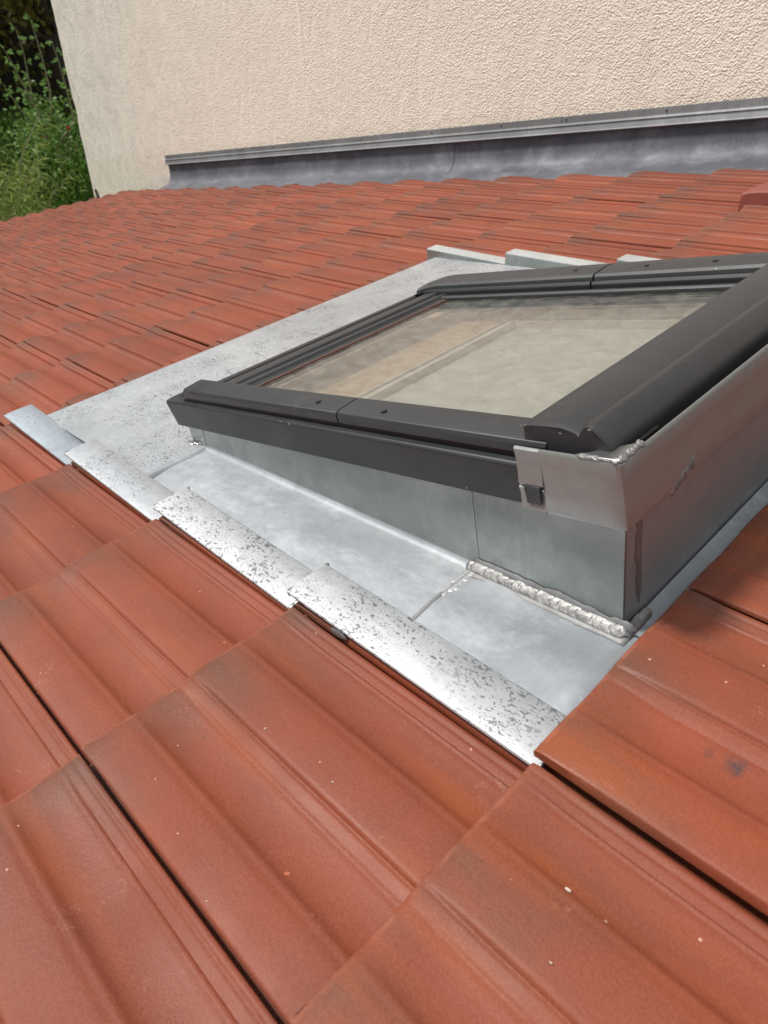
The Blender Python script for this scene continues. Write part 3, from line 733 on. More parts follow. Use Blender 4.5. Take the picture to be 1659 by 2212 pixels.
# side tray B with a soft cove up to the kerb wall, tray C, and far / uphill trays
def cove_profile(u0, uc, z0, rad, n=5):
    pts = [(u0 + (uc - rad - u0) * k / 7, z0 - 0.0065 * max(0, 1 - (u0 + (uc - rad - u0) * k / 7 - u0) / 0.05)) for k in range(8)]
    for k in range(1, n + 1):
        a = math.pi / 2 * k / n
        pts.append((uc - rad + rad * math.sin(a), z0 + rad * (1 - math.cos(a))))
    return pts
def tray_wall(v0, v1, u_off, rad, dz, n):
    grid = []
    for k in range(n + 1):
        v = v0 + (v1 - v0) * k / n
        pr = cove_profile(0.058, UC + u_off, TZ + dz, rad)
        row_ = [(v, u, z + 0.0013 * noise.noise((v * 7, u * 9, 4)) * (1 if 0.07 < u < 0.165 else 0)) for u, z in pr]
        zt = top_of_kerb(v)
        z1 = pr[-1][1]
        for f in (0.25, 0.5, 0.75, 1.0):
            row_.append((v, UC + u_off + 0.0009 * noise.noise((v * 8, f * 2, 7)), max(z1 + 0.001 * f, z1 + (zt - z1) * f)))
        grid.append(row_)
    # build as thick sheet offset inwards along an average normal
    mb = MB(); r, c = len(grid), len(grid[0])
    top = [p for q in grid for p in q]; off = []
    for q in grid:
        for i, p in enumerate(q):
            a = Vector(q[max(0, i - 1)]); b = Vector(q[min(c - 1, i + 1)]); t = (b - a).normalized()
            nn = Vector((0, t.z, -t.y)); off.append(Vector(p) + nn * 0.0012)
    N = len(top); fs = []
    for i in range(r - 1):
        for j in range(c - 1):
            a = i * c + j; qd = (a, a + 1, a + c + 1, a + c); fs.append(qd); fs.append(tuple(N + k for k in qd[::-1]))
    rim = [j for j in range(c)] + [i * c + c - 1 for i in range(1, r)] + [(r - 1) * c + j for j in range(c - 2, -1, -1)] + [i * c for i in range(r - 2, 0, -1)]
    for k in range(len(rim)):
        a, b = rim[k], rim[(k + 1) % len(rim)]; fs.append((b, a, N + a, N + b))
    return mb.add(top + off, fs)
# split by function: tray sheets and kerb walls are separate panels meeting at the cove
st_ = build('side_tray', tray_wall(V_S1 + 0.004, V_S2 + 0.014, 0.0, 0.011, -0.0004, 26), MAT['zinc_tray'], zf, smooth=50)
st_.data.materials.append(MAT['zinc_wall'])
for p_ in st_.data.polygons:
    if abs(p_.normal.y) > 0.93: p_.material_index = 1
grid = [[(v, 0.058 + (UC - 0.001 - 0.058) * k / 8, TZ + 0.0022 - 0.0065 * max(0, 1 - k / 3) - max(0, v + 0.004) * 0.9 + 0.0011 * noise.noise((v * 8, k * .4, 9)) * (1 if v > V_S2 + .02 else 0)) for k in range(9)] for v in [V_S2 - 0.001 + (0.030 - V_S2) * q / 14 for q in range(15)]]
build('corner_tray', MB().sheet(grid, 0.0012), zinc_material('zinc_corner_tray', (0.363, 0.380, 0.401), (0.270, 0.298, 0.330), 0.0, (0.42, 0.54), 0.5, chalk=0.45, streak=(14, 2, 2)), zf, smooth=50)
# corner kerb panel (lapped 1.5 mm over the first one) and uphill kerb wall
def wallpanel(quad_rows, th):
    return MB().loft(quad_rows)
mb = MB(); rows_ = []
KP = []
for k in range(13):
    v = V_S2 + 0.006 + (VK - V_S2 - 0.006) * k / 12
    w = 0.0008 * noise.noise((v * 9, 2, 2))
    KP.append([(v, UC - 0.002 + w, TZ - 0.001), (v, UC - 0.002 + w * 1.5, (TZ + top_of_kerb(v)) / 2), (v, UC - 0.002, top_of_kerb(v)), (v, UC + 0.002, top_of_kerb(v)), (v, UC + 0.002, TZ - 0.001)])
mb.loft(KP); build('kerb_wall', mb, MAT['zinc_wall'], zf, smooth=40)
mb = MB()
mb.loft([[(v, UC - 0.0005, TZ - 0.001), (v, UC - 0.0005, top_of_kerb(v)), (v, UC + 0.002, top_of_kerb(v)), (v, UC + 0.002, TZ - 0.001)] for v in (-0.9365, -0.91, V_S1 + 0.003)])
build('kerb_wall', mb, MAT['zinc_wall'], zf)
mb = MB().hexa([(V_S2 + 0.0045, UC - 0.0026, TZ + 0.01), (V_S2 + 0.0068, UC - 0.0026, TZ + 0.01), (V_S2 + 0.0068, UC - 0.0012, TZ + 0.01), (V_S2 + 0.0045, UC - 0.0012, TZ + 0.01),
                (V_S2 + 0.0045, UC - 0.0026, top_of_kerb(V_S2)), (V_S2 + 0.0068, UC - 0.0026, top_of_kerb(V_S2)), (V_S2 + 0.0068, UC - 0.0012, top_of_kerb(V_S2)), (V_S2 + 0.0045, UC - 0.0012, top_of_kerb(V_S2))])
build('kerb_seam_shade', mb, MAT['zinc_wrap'], zf)  # added strip, draws the shade line along the lap of the kerb panels
mb = MB(); rings = []
NU = 26
for k in range(NU + 1):
    u = UC - 0.002 + (0.885 - UC) * k / NU; w = 0.0012 * noise.noise((u * 7, 8, 1)); zt = top_of_kerb(VK)
    ins = 0.0 if k else 0.0012
    rings.append([(VK - ins, u, TZ - 0.001), (VK + w - ins, u, zt * 0.35), (VK + w - ins, u, zt * 0.7), (VK - ins, u, zt), (VK - 0.004, u, zt), (VK - 0.004, u, TZ - 0.001)])
mb.loft(rings); build('kerb_wall', mb, zinc_material('zinc_uphill_wall', (0.389, 0.399, 0.405), (0.294, 0.305, 0.315), 0.0, (0.36, 0.48), 0.55, streak=(9, 9, 2)), zf, smooth=40)
mb = MB()
for (u, vb) in ((0.875, -0.93),):
    mb.hexa([(vb, u - 0.003, TZ), (VK - 0.005, u - 0.003, TZ), (VK - 0.005, u, TZ), (vb, u, TZ), (vb, u - 0.003, top_of_kerb(vb)), (VK - 0.005, u - 0.003, top_of_kerb(VK)), (VK - 0.005, u, top_of_kerb(VK)), (vb, u, top_of_kerb(vb))])
build('kerb_wall', mb, MAT['zinc_wall'], zf)
mb = MB().hexa([(-0.935, UC + 0.002, TZ), (-0.931, UC + 0.002, TZ), (-0.931, 0.871, TZ), (-0.935, 0.871, TZ), (-0.935, UC + 0.002, top_of_kerb(-0.935)), (-0.931, UC + 0.002, top_of_kerb(-0.931)), (-0.931, 0.871, top_of_kerb(-0.931)), (-0.935, 0.871, top_of_kerb(-0.935))])
build('kerb_wall', mb, MAT['zinc_wall'], zf)
# far tray and uphill tray
grid = [[(v, 0.876 + (1.357 - 0.876) * k / 8, TZ + 0.0006) for k in range(9)] for v in (V_S1 + 0.002, -0.6, -0.3, VK - 0.004, 0.030)]
build('far_tray', MB().sheet(grid, 0.0012), MAT['zinc_tray'], zf)
grid = []
for q in range(7):
    v = VK + 0.002 + (0.030 - VK) * q / 6
    grid.append([(v, UC - 0.001 + 0.0015 + (0.874 - UC) * k / 10, TZ + 0.0017 - max(0, v + 0.004) * 0.9 + (0.006 * max(0, 1 - (v - VK) / 0.012))) for k in range(11)])
build('uphill_tray', MB().sheet(grid, 0.0012), MAT['zinc_tray'], zf, smooth=50)
# stepped edge caps, near side
def edge_cap(v0, v1, z0, z1, u0, u1, mat):
    grid_top = []
    mb = MB(); rings = []
    for k in range(9):
        f = k / 8; v = v0 + (v1 - v0) * f; z = z0 + (z1 - z0) * f + 0.0006 * noise.noise((v * 14, u0 * 3, 3))
        rings.append([(v, u0 + 0.001, z - 0.0062), (v, u0 - 0.0010, z - 0.003), (v, u0, z - 0.0006), (v, u0 + 0.0018, z), (v, (u0 + u1) / 2, z + 0.0010), (v, u1 - 0.003, z + 0.0004), (v, u1, z - 0.0012), (v, u1 + 0.0012, min(z - 0.003, TZ - 0.003)), (v, u1 - 0.004, min(z - 0.004, TZ - 0.006)), (v, u0 + 0.006, z - 0.0062)])
    return mb.loft(rings)
caps = [(-1.446, -1.088, 0.0150, -0.0175, 0.003), (-1.084, -0.728, 0.0160, -0.0175, 0.002), (-0.722, -0.368, 0.0165, -0.0175, 0.004), (-0.363, 0.006, 0.0165, -0.0150, 0.002)]
spot2 = zinc_material('zinc_cap_spotted', (0.511, 0.527, 0.545), (0.433, 0.450, 0.469), 1.0, (0.42, 0.52), 0.5, dens=0.022)
spot1 = zinc_material('zinc_cap_bluish', (0.426, 0.465, 0.508), (0.331, 0.375, 0.423), 0.55, (0.34, 0.48), 0.55)
for k, (a, b, za, zb, du) in enumerate(caps):
    cp = build('edge_cap', edge_cap(a, b, za, zb, -0.004 + du, 0.061 + du, None), spot2 if k > 1 else (MAT['zinc_spot'] if k else spot1), zf, smooth=45)
    lb = MB().hexa([(a - 0.002, -0.003 + du, za - 0.009), (a + 0.001, -0.003 + du, za - 0.009), (a + 0.001, 0.061 + du, za - 0.031), (a - 0.002, 0.061 + du, za - 0.031),
                    (a - 0.0005, -0.003 + du, za + 0.0003), (a + 0.002, -0.003 + du, za + 0.0003), (a + 0.002, 0.061 + du, za - 0.0006), (a - 0.0005, 0.061 + du, za - 0.0006)])
    lip = build('end_lip', lb, MAT['zinc_bright'], zf)
    if k > 1:
        build('solder_blob', MB().blob((a + 0.001, 0.060 + du, za - 0.001), 0.0036, 0.0036, 0.0018), MAT['solder'], zf, smooth=60)
    if k > 0:
        mbs = MB()
        for q in range(7):
            f = q / 6
            mbs.blob((a - 0.0045 + 0.001 * math.sin(q * 3), 0.004 + 0.05 * f, zb + 0.0015 + 0.001 * (q % 2)), 0.004, 0.008, 0.0025)
        build('solder_seam', mbs, MAT['zinc_bright'], zf, smooth=60)
mb = MB().blob((-0.272, -0.001, -0.006), 0.016, 0.0016, 0.006)
build('solder_drip', mb, MAT['solder'], zf, smooth=60)
# stepped far flange: upstand + flat cap for each course
for k in range(-4, 1):
    v0 = k * L - 0.004 if k > -4 else -1.400; v1 = (k + 1) * L + 0.0
    zl, zh = 0.029, -0.003
    if k == 0: v1 = 0.03; zh = 0.033
    mb = MB(); rings = []
    for q in range(5):
        f = q / 4; v = v0 + (v1 - v0) * f; z = zl + (zh - zl) * f
        rings.append([(v, 1.352, TZ - 0.002), (v, 1.354, TZ + 0.003), (v, 1.355, z - 0.0025), (v, 1.3562, z - 0.0004), (v, 1.359, z + 0.0006), (v, 1.402, z + 0.001), (v, 1.403, z - 0.0008), (v, 1.359, z - 0.001), (v, 1.356, TZ)])
    mb.loft(rings)
    fc_ = build('far_edge_cap', mb, MAT['zinc_wall'], zf, smooth=25)
    fc_.data.materials.append(MAT['zinc_cap'])
    for p_ in fc_.data.polygons:
        if p_.normal.z > 0.5: p_.material_index = 1
    mbs = MB()
    for q in range(6):
        f = q / 5
        mbs.blob((v0 - 0.001, 1.356 + 0.008 * f, TZ + 0.006 + (zl - TZ - 0.008) * f), 0.003, 0.004, 0.005)
    build('solder_seam', mbs, MAT['solder'], zf, smooth=60)
# wrap around the upper corner of the frame
UWn = UF - 0.0065; SW = 0.957
def wrap_pt(t, h): return None
mb = MB(); outer = []
prof_h = [0.0, 0.003, 0.036, 0.066, 0.0705]
bul = [-0.0006, -0.002, -0.001, -0.0016, -0.0004]
ring_path = [('n', 0.838), ('n', 0.842), ('n', 0.87), ('n', 0.90), ('n', 0.935), ('n', 0.951), ('c', 0.955), ('u', UWn + 0.006), ('u', UWn + 0.03), ('u', 0.3), ('u', 0.4), ('u', 0.5), ('u', 0.7), ('u', 0.905)]
def wrap_grid(dh0, dh1, stations):
    g1, g2 = [], []
    for kind, t in stations:
        r1, r2 = [], []
        for k, f in enumerate((0.0, 0.06, 0.35, 0.7, 0.95, 1.0)):
            h = dh0 + (dh1 - dh0) * f; b = (-0.0004, -0.0022, -0.0006, 0.0, -0.0014, 0.0006)[k]
            if kind == 'n': p, q = (UWn + b, t, h), (UWn + b + 0.0011, t, h)
            elif kind == 'c': p, q = (UWn + b + 0.0016, SW - 0.0016 - b, h), (UWn + b + 0.0024, SW - 0.0026 - b, h)
            else: p, q = (t, SW - b, h), (t, SW - b - 0.0011, h)
            r1.append(Wf(*p)); r2.append(Wf(*q))
        g1.append(r1); g2.append(r2)
    m = MB(); r, c = len(g1), 6
    top = [p for q in g1 for p in q]; off = [p for q in g2 for p in q]; N = len(top); fs = []
    for i in range(r - 1):
        for j in range(c - 1):
            a = i * c + j; qd = (a, a + 1, a + c + 1, a + c); fs.append(qd); fs.append(tuple(N + k for k in qd[::-1]))
    rim = [j for j in range(c)] + [i * c + c - 1 for i in range(1, r)] + [(r - 1) * c + j for j in range(c - 2, -1, -1)] + [i * c for i in range(r - 2, 0, -1)]
    for k in range(len(rim)):
        a, b = rim[k], rim[(k + 1) % len(rim)]; fs.append((b, a, N + a, N + b))
    return m.add(top + off, fs)
stA = [('n', 0.8685), ('n', 0.875), ('n', 0.90), ('n', 0.935), ('n', 0.951), ('c', 0), ('u', UWn + 0.006), ('u', UWn + 0.03), ('u', 0.3), ('u', 0.4), ('u', 0.5), ('u', 0.7), ('u', 0.905)]
build('corner_wrap', wrap_grid(-0.001, 0.0705, stA), MAT['zinc_wrap'], zf, smooth=35)
build('wrap_flap', wrap_grid(0.0275, 0.0705, [('n', 0.838), ('n', 0.842), ('n', 0.855), ('n', 0.8684)]), MAT['zinc_wrap'], zf, smooth=35)
build('wrap_flap', wrap_grid(-0.001, 0.0262, [('n', 0.837), ('n', 0.841), ('n', 0.855), ('n', 0.8684)]), MAT['zinc_wrap'], zf, smooth=35)
# dark clip through the slit
mb = MB().hexa([Wf(UWn - 0.0030, 0.846, 0.008), Wf(UWn - 0.0030, 0.864, 0.008), Wf(UWn - 0.0024, 0.864, 0.008), Wf(UWn - 0.0024, 0.846, 0.008), Wf(UWn - 0.0045, 0.8455, 0.0275), Wf(UWn - 0.0045, 0.8655, 0.0275), Wf(UWn - 0.001, 0.8655, 0.0275), Wf(UWn - 0.001, 0.8455, 0.0275)])
mb.hexa([Wf(UWn - 0.0044, 0.8455, 0.0276), Wf(UWn - 0.0044, 0.8655, 0.0276), Wf(UWn + 0.004, 0.8655, 0.0276), Wf(UWn + 0.004, 0.8455, 0.0276), Wf(UWn - 0.004, 0.8455, 0.0295), Wf(UWn - 0.004, 0.8655, 0.0295), Wf(UWn + 0.004, 0.8655, 0.0295), Wf(UWn + 0.004, 0.8455, 0.0295)])
build('retaining_clip', mb, MAT['casing'], sk, 0.0012)
# gusset lid and weld on the wrap corner
mb = MB(); g1 = [(UWn, 0.912, 0.0700), (UWn, 0.9545, 0.0700), (UWn + 0.0025, SW, 0.0700), (UWn + 0.042, SW, 0.0705), (UWn + 0.036, 0.951, 0.0705)]
mb.loft([[Wf(u, s, h) for u, s, h in g1], [Wf(u, s, h + 0.0022) for u, s, h in g1]])
build('corner_lid', mb, MAT['zinc_bright'], zf, 0.0008)
mb = MB()
nW = Vector(Wf(0, 0, 1)) - Vector(Wf(0, 0, 0)); sW = Vector(Wf(0, 1, 0)) - Vector(Wf(0, 0, 0))
bead(mb, [Wf(UWn - 0.001, SW - 0.002, 0.0712), Wf(UWn + 0.042, SW - 0.002, 0.0718)], (-sW * .8 + nW * .6).normalized(), (sW * .6 + nW * .8).normalized(), 0.008, 0.0020, 0.0060, 8, wob=.2)
bead(mb, [Wf(UWn + 0.001, 0.910, 0.0705), Wf(UWn + 0.001, SW - 0.001, 0.0705)], (Vector((0, 1, 0)) * .8 + nW * .6).normalized(), (Vector((0, -1, 0)) * .6 + nW * .8).normalized(), 0.0065, 0.0016, 0.013, 9, wob=.45)
build('corner_weld', mb, MAT['solder'], zf, smooth=70)
# weld on the uphill side of the wrap
mb = MB()
bead(mb, [Wf(UWn + 0.078, SW, 0.000), Wf(UWn + 0.130, SW, 0.012)], nW, sW, 0.015, 0.0030, 0.011, 10, wob=.35)
build('patch_weld', mb, MAT['solder_dark'], zf, smooth=70)
# main weld bead at the kerb foot: overlapping fish-scale pools
rw = random.Random(11)
wb = MB()
s38, c38 = math.sin(R(40)), math.cos(R(40))
sdA, upA = Vector((0, c38, s38)), Vector((0, -s38, c38))
sdB, upB = Vector((-c38, 0, s38)), Vector((s38, 0, c38))
bead(wb, [(V_S2 - 0.010, UC - 0.0085, TZ + 0.0065), (VK + 0.006, UC - 0.0085, TZ + 0.0065)], sdA, upA, 0.0150, 0.0014, 0.0108, 3, wob=.2)
bead(wb, [(VK + 0.0075, UC - 0.010, TZ + 0.0070), (VK + 0.0075, UC + 0.042, TZ + 0.0070)], sdB, upB, 0.0140, 0.0014, 0.0115, 4, wob=.2)
build('kerb_weld', wb, MAT['solder'], zf, smooth=70)
fx = MB()
for q in range(34):
    v = V_S2 + (VK + 0.012 - V_S2) * q / 33
    r1 = 0.017 + 0.004 * noise.noise((v * 40, 1, 1)) + 0.003 * noise.noise((v * 120, 1, 1))
    zt = TZ + 0.019 + 0.006 * noise.noise((v * 35, 5, 1)) + 0.004 * noise.noise((v * 110, 5, 1))
    fx.v += [Vector((v, UC - 0.003 - r1, TZ + 0.0026)), Vector((v, UC - 0.012, TZ + 0.0030)), Vector((v, UC - 0.0030, TZ + 0.006)), Vector((v, UC - 0.0032, zt))]
    if q: k = 4 * q; fx.f += [(k - 4 + i, k - 3 + i, k + 1 + i, k + i) for i in range(3)]
fl = build('flux_stain', fx, MAT['flux'], zf, smooth=60)
so = fl.modifiers.new('solid', 'SOLIDIFY'); so.thickness = 0.0003
vw = MB()
bead(vw, [(VK, 0.2215, 0.012), (VK, 0.2175, 0.075), (VK, 0.2145, 0.137)], Vector((0, 1, 0)), Vector((1, 0, 0)), 0.0062, 0.0011, 0.0068, 6, wob=.25)
st2 = MB(); rings = []
for q in range(15):
    z = 0.010 + 0.126 * q / 14; uc_ = 0.2215 - 0.007 * q / 14; a_ = (0.006 + 0.005 * noise.noise((z * 60, 1, 3))) * min(1, q / 3 + .2, (14 - q) / 3 + .2); b_ = (0.006 + 0.005 * noise.noise((z * 60, 7, 3))) * min(1, q / 3 + .2, (14 - q) / 3 + .2)
    rings.append([(VK + 0.0002, uc_ - a_, z), (VK + 0.0009, uc_ - a_ * .6, z), (VK + 0.0009, uc_ + b_ * .6, z), (VK + 0.0002, uc_ + b_, z)])
st2.loft(rings); build('flux_stain', st2, MAT['stain'], zf, smooth=60)
build('vertical_weld', vw, MAT['solder_dark'], zf, smooth=70)
sm = MB(); rings = []
for q in range(13):
    u = 0.062 + (UC - 0.012 - 0.062) * q / 12; w = 0.0008 * noise.noise((u * 60, 2, 2))
    dz = -0.0065 * max(0, 1 - (u - 0.058) / 0.05)
    rings.append([(V_S2 - 0.0042 + w, u, TZ - 0.002 + dz), (V_S2 - 0.0032 + w, u, TZ + 0.0026 + dz), (V_S2 + 0.0012, u, TZ + 0.0032 + dz), (V_S2 + 0.0024, u, TZ + 0.0024 + dz), (V_S2 + 0.0024, u, TZ - 0.002 + dz)])
sm.loft(rings); build('tray_seam', sm, MAT['flux'], zf, smooth=60)
# solder at the tray seam and at the lower kerb corner
mb = MB()
for q in range(12):
    f = q / 11; mb.blob((V_S2 + 0.001 + rw.uniform(-.002, .002), UC - 0.008 - 0.055 * f, TZ + 0.0022), 0.007 * (1 - .4 * f) + rw.uniform(0, .004), 0.0055, 0.0009)
build('seam_solder', mb, zinc_material('chalky_solder', (0.46, 0.46, 0.47), (0.34, 0.34, 0.355), 0.0, (0.4, 0.55), 0.5, chalk=0.6), zf, smooth=70)
mb = MB()
for q in range(8):
    mb.blob((-0.925 + rw.uniform(-.012, .012), UC - 0.004 + rw.uniform(-.010, .006), TZ + 0.002), 0.008, 0.005, 0.0022)
build('seam_solder', mb, MAT['zinc_bright'], zf, smooth=70)

# ------------------------------------------------------------------ vent hood on the far tiles
mb = MB(); rings = []
for (v, k) in ((-0.735, 0.75), (-0.715, 0.95), (-0.68, 1.0), (-0.50, 0.9), (-0.42, 0.35)):
    rings.append([(v, 2.085, -0.02), (v + 0.004, 2.09, 0.036 * k), (v, 2.10, 0.041 * k), (v, 2.20, 0.041 * k), (v, 2.215, 0.034 * k), (v, 2.22, -0.02)])
mb.loft(rings)
vh = empty('vent_hood', (-0.6, 2.15, 0), 'dark red raised ventilation hood on the tiles below the wall flashing', 'roof vent')
build('hood', mb, plain('vent_red', (0.20, 0.045, 0.032), 0.6), vh, 0.003)

# ------------------------------------------------------------------ crumbs lying on the tiles
rc = random.Random(21)
cr_w = MB(); cr_d = MB()
for k in range(44):
    v = rc.uniform(-1.7, 0.25); u = rc.uniform(-0.55, -0.01)
    if v > 0.02: u = rc.uniform(-0.6, 0.25)
    frac = (u % W) * 1000
    for a, b in zip(PROF, PROF[1:]):
        if a[0] <= frac <= b[0]: h = a[1] + (b[1] - a[1]) * (frac - a[0]) / (b[0] - a[0])
    if v % L < 0.06: continue
    z = -SLOPE * (v % L) + h / 1000 + (0.009 if v > 0 and u > 0 else 0)
    s = rc.uniform(0.0006, 0.0013)
    if frac > 272: continue
    (cr_d if k % 4 == 0 else cr_w).blob((v, u, z + s * .4), s * rc.uniform(1, 2.6), s * rc.uniform(.7, 1.2), s * .7, Matrix.Rotation(rc.uniform(0, 3), 3, 'Z'), 6, 4)
tag(build('pale_grit', cr_w, MAT['chip_white'], smooth=20), 'pale bits of grit scattered on the near tiles', 'grit', kind='stuff')
tag(build('dark_grit', cr_d, MAT['chip_dark'], smooth=20), 'dark crumbs scattered on the near tiles', 'grit', kind='stuff')

def surf(v, u):      # height of the tile surface away from the noses
    fr = (u % W) * 1000; h = 0
    for a, b in zip(PROF, PROF[1:]):
        if a[0] <= fr <= b[0]: h = a[1] + (b[1] - a[1]) * (fr - a[0]) / (b[0] - a[0])
    return -SLOPE * (v % L) + h / 1000
def ray_roof(px, py):
    d = (M.inverted() @ cam.matrix_world).to_3x3() @ Vector(((px - 829.5) / 1516.44, -(py - 1106) / 1516.44, -1))
    o = M.inverted() @ cam.matrix_world.translation; z = -0.01
    for k in range(12):
        p = o + d * ((z - o.z) / d.z); z = surf(p.x, p.y)
    return p
for px, py, r_, rot, mat, name, cat, label in (
        (621, 1890, (.0042, .0023, .0016), .6, 'chip_red', 'clay_chip', 'chip', 'small orange clay chip lying in a tile trough in front'),
        (617, 1800, (.0036, .0011, .0009), .9, 'chip_white', 'seed', 'seed', 'pale narrow seed lying on a tile above the orange chip'),
        (255, 1978, (.0022, .0016, .0012), .2, 'chip_red', 'clay_chip', 'chip', 'tiny orange clay chip on the tile left of the long dark joint')):
    p = ray_roof(px, py)
    tag(build(name, MB().blob((p.x, p.y, p.z + r_[2] * .7), *r_, Matrix.Rotation(rot, 3, 'Z'), 7, 4), MAT[mat], smooth=20), label, cat)

# ------------------------------------------------------------------ garden beyond the eave
def leaf_quad(mb, c, d, w, ln, nrm):
    d = d.normalized(); s = d.cross(nrm)
    if s.length < 1e-4: s = d.orthogonal()
    s.normalize(); n2 = s.cross(d)
    k = len(mb.v)
    mb.v += [c, c + d * ln * .45 + s * w - n2 * ln * .05, c + d * ln - n2 * ln * .22, c + d * ln * .45 - s * w - n2 * ln * .05]
    mb.f += [(k, k + 1, k + 2), (k, k + 2, k + 3)]
def rdir(r, up=0.0):
    v = Vector((r.gauss(0, 1), r.gauss(0, 1), r.gauss(0, 1) + up)); return v.normalized()
def garden_build(name, mb, mat, parent, smooth=180):
    me = D.meshes.new(name); inv = parent.matrix_world.inverted()
    me.from_pydata([inv @ Vector(p) for p in mb.v], [], mb.f); me.materials.append(mat)
    ob = D.objects.new(name, me); COL.objects.link(ob); ob.parent = parent
    return ob

def bamboo(base, h, spread, n, seed, label, density=60):
    r = random.Random(seed)
    t = empty('bamboo_shrub', base, label, 'bamboo', 'bamboo shrubs beyond the eave', frame=G)
    st = MB(); lf = MB(); b = Vector(base)
    for k in range(n):
        a = r.uniform(0, 6.28); q = r.random() ** .6
        foot = b + Vector((math.cos(a) * spread * .5 * q, math.sin(a) * spread * .5 * q, 0))
        lean = Vector((math.cos(a), math.sin(a), 0)) * spread * .55 * q
        hh = h * r.uniform(.65, 1.05)
        path = [foot + lean * (f ** 2) + Vector((0, 0, hh * (f - .16 * f ** 3))) for f in (0, .25, .5, .75, 1)]
        st.tube(path, [.008, .007, .006, .004, .002], 4)
        for m in range(density):
            f = r.uniform(.25, 1); i = min(3, int(f * 4)); g_ = f * 4 - i
            c = path[i].lerp(path[i + 1], g_) + Vector((r.gauss(0, .09), r.gauss(0, .09), r.gauss(0, .07)))
            d = Vector((r.gauss(0, 1), r.gauss(0, 1), -.35 + r.gauss(0, .45)))
            leaf_quad(lf, c, d, r.uniform(.006, .011), r.uniform(.10, .19), Vector((0, 0, 1)))
    garden_build('stem', st, MAT['cane'], t); f = garden_build('foliage', lf, MAT['leaf_bamboo'], t); f['kind'] = 'stuff'
bamboo((-9.1, 1.75, 0), 2.75, 1.5, 46, 1, 'large pale green bamboo clump lowest at the picture edge past the eave', 110)
bamboo((-10.2, 2.5, 0), 2.0, 1.5, 36, 2, 'smaller bamboo clump behind the larger one past the eave', 90)

def shrub(name, base, rx, ry, h, n, mat, seed, label, cat, leaf=(.02, .05), group=None):
    r = random.Random(seed); b = Vector(base)
    t = empty(name, base, label, cat, group, frame=G)
    tr = MB()
    for k in range(6):
        a = r.uniform(0, 6.28); e = Vector((math.cos(a) * rx * .6, math.sin(a) * ry * .6, h * r.uniform(.6, .9)))
        tr.tube([b, b + e * .5 + Vector((0, 0, .1 * h)), b + e], [.03, .018, .006], 5)
    lf = MB(); cl = [(Vector((r.uniform(-1, 1), r.uniform(-1, 1), r.uniform(.15, 1)))) for _ in range(34)]
    for k in range(n):
        c0 = r.choice(cl)
        if c0.x ** 2 + c0.y ** 2 > 1: c0 = Vector((c0.x * .7, c0.y * .7, c0.z))
        p = Vector((c0.x * rx, c0.y * ry, c0.z * h)) + rdir(r) * (abs(r.gauss(0, .16)) * min(rx, h))
        p.z = max(.05, p.z)
        leaf_quad(lf, b + p, rdir(r, .1), leaf[0] * r.uniform(.7, 1.3), leaf[1] * r.uniform(.7, 1.3), rdir(r, 1.5))
    garden_build('stem', tr, MAT['bark'], t); f = garden_build('foliage', lf, mat, t); f['kind'] = 'stuff'
    return t
shrub('green_shrub', (-11.2, 3.7, 0), 1.3, 1.3, 1.45, 5200, MAT['leaf_shrub'], 4, 'low bright green leafy shrub beside the house corner', 'shrub', (.024, .06))
shrub('green_shrub', (-12.6, 4.9, 0), 1.4, 1.2, 1.2, 4200, MAT['leaf_shrub'], 5, 'second low green shrub farther behind the house corner', 'shrub', (.024, .06))

# climbing rose canes
rs = random.Random(31)
rose_base = Vector((-9.9, 3.15, 0.5))
rose = empty('rose_bush', rose_base, 'tall rose bush with thin upright canes and paired leaves', 'rose bush', frame=G)
def ray_plane_x(px, py, X):
    d = cam.matrix_world.to_3x3() @ Vector(((px - 829.5) / 1516.44, -(py - 1106) / 1516.44, -1))
    o = cam.matrix_world.translation; t = (X - o.x) / d.x
    return o + d * t
cane_px = [[(63, 36), (78, 80), (95, 140), (108, 195), (111, 235), (100, 300)], [(112, 90), (126, 130), (140, 180), (152, 225), (160, 262), (120, 320)], [(34, 60), (50, 110), (60, 160), (70, 215), (85, 260), (100, 310)],
           [(5, 100), (22, 130), (40, 165), (60, 200), (80, 240), (104, 300)], [(6, 180), (22, 205), (40, 230), (62, 262), (90, 300)], [(50, 195), (62, 215), (75, 245), (95, 285)], [(150, 270), (148, 300), (140, 330), (120, 350)],
           [(180, 262), (172, 300), (160, 330), (130, 360)], [(78, 205), (84, 232), (96, 260), (106, 295)]]
rl = MB()
for k, px in enumerate(cane_px):
    X = -9.9 + 0.12 * math.sin(k * 2.3)
    pts = [ray_plane_x(a, b_, X - .0) for a, b_ in px]
    mb = MB().tube(pts, [.004 + .0025 * i for i in range(len(pts))], 5)
    c = build('cane', mb, MAT['cane'], rose, frame=G)
    for a, b_ in zip(pts, pts[1:]):
        nseg = max(2, int((b_ - a).length / 0.085))
        for q in range(nseg):
            p = a.lerp(b_, q / nseg)
            sd_ = 1 if q % 2 else -1
            for m in range(6):
                d = Vector((rs.gauss(0, .4), sd_ * 1.0 + rs.gauss(0, .5), rs.gauss(.1, .45)))
                leaf_quad(rl, p + d.normalized() * rs.uniform(.0, .05), d, rs.uniform(.015, .024), rs.uniform(.035, .055), Vector((.7, rs.gauss(0, .5), .8)))
for k in range(900):
    cx, cy = rs.gauss(95, 38), rs.gauss(290, 34)
    p = ray_plane_x(cx, cy, -9.9 + rs.gauss(0, .2))
    leaf_quad(rl, p, rdir(rs), rs.uniform(.016, .026), rs.uniform(.04, .06), Vector((.7, rs.gauss(0, .5), .8)))
f = garden_build('foliage', rl, MAT['leaf_rose'], rose); f['kind'] = 'stuff'
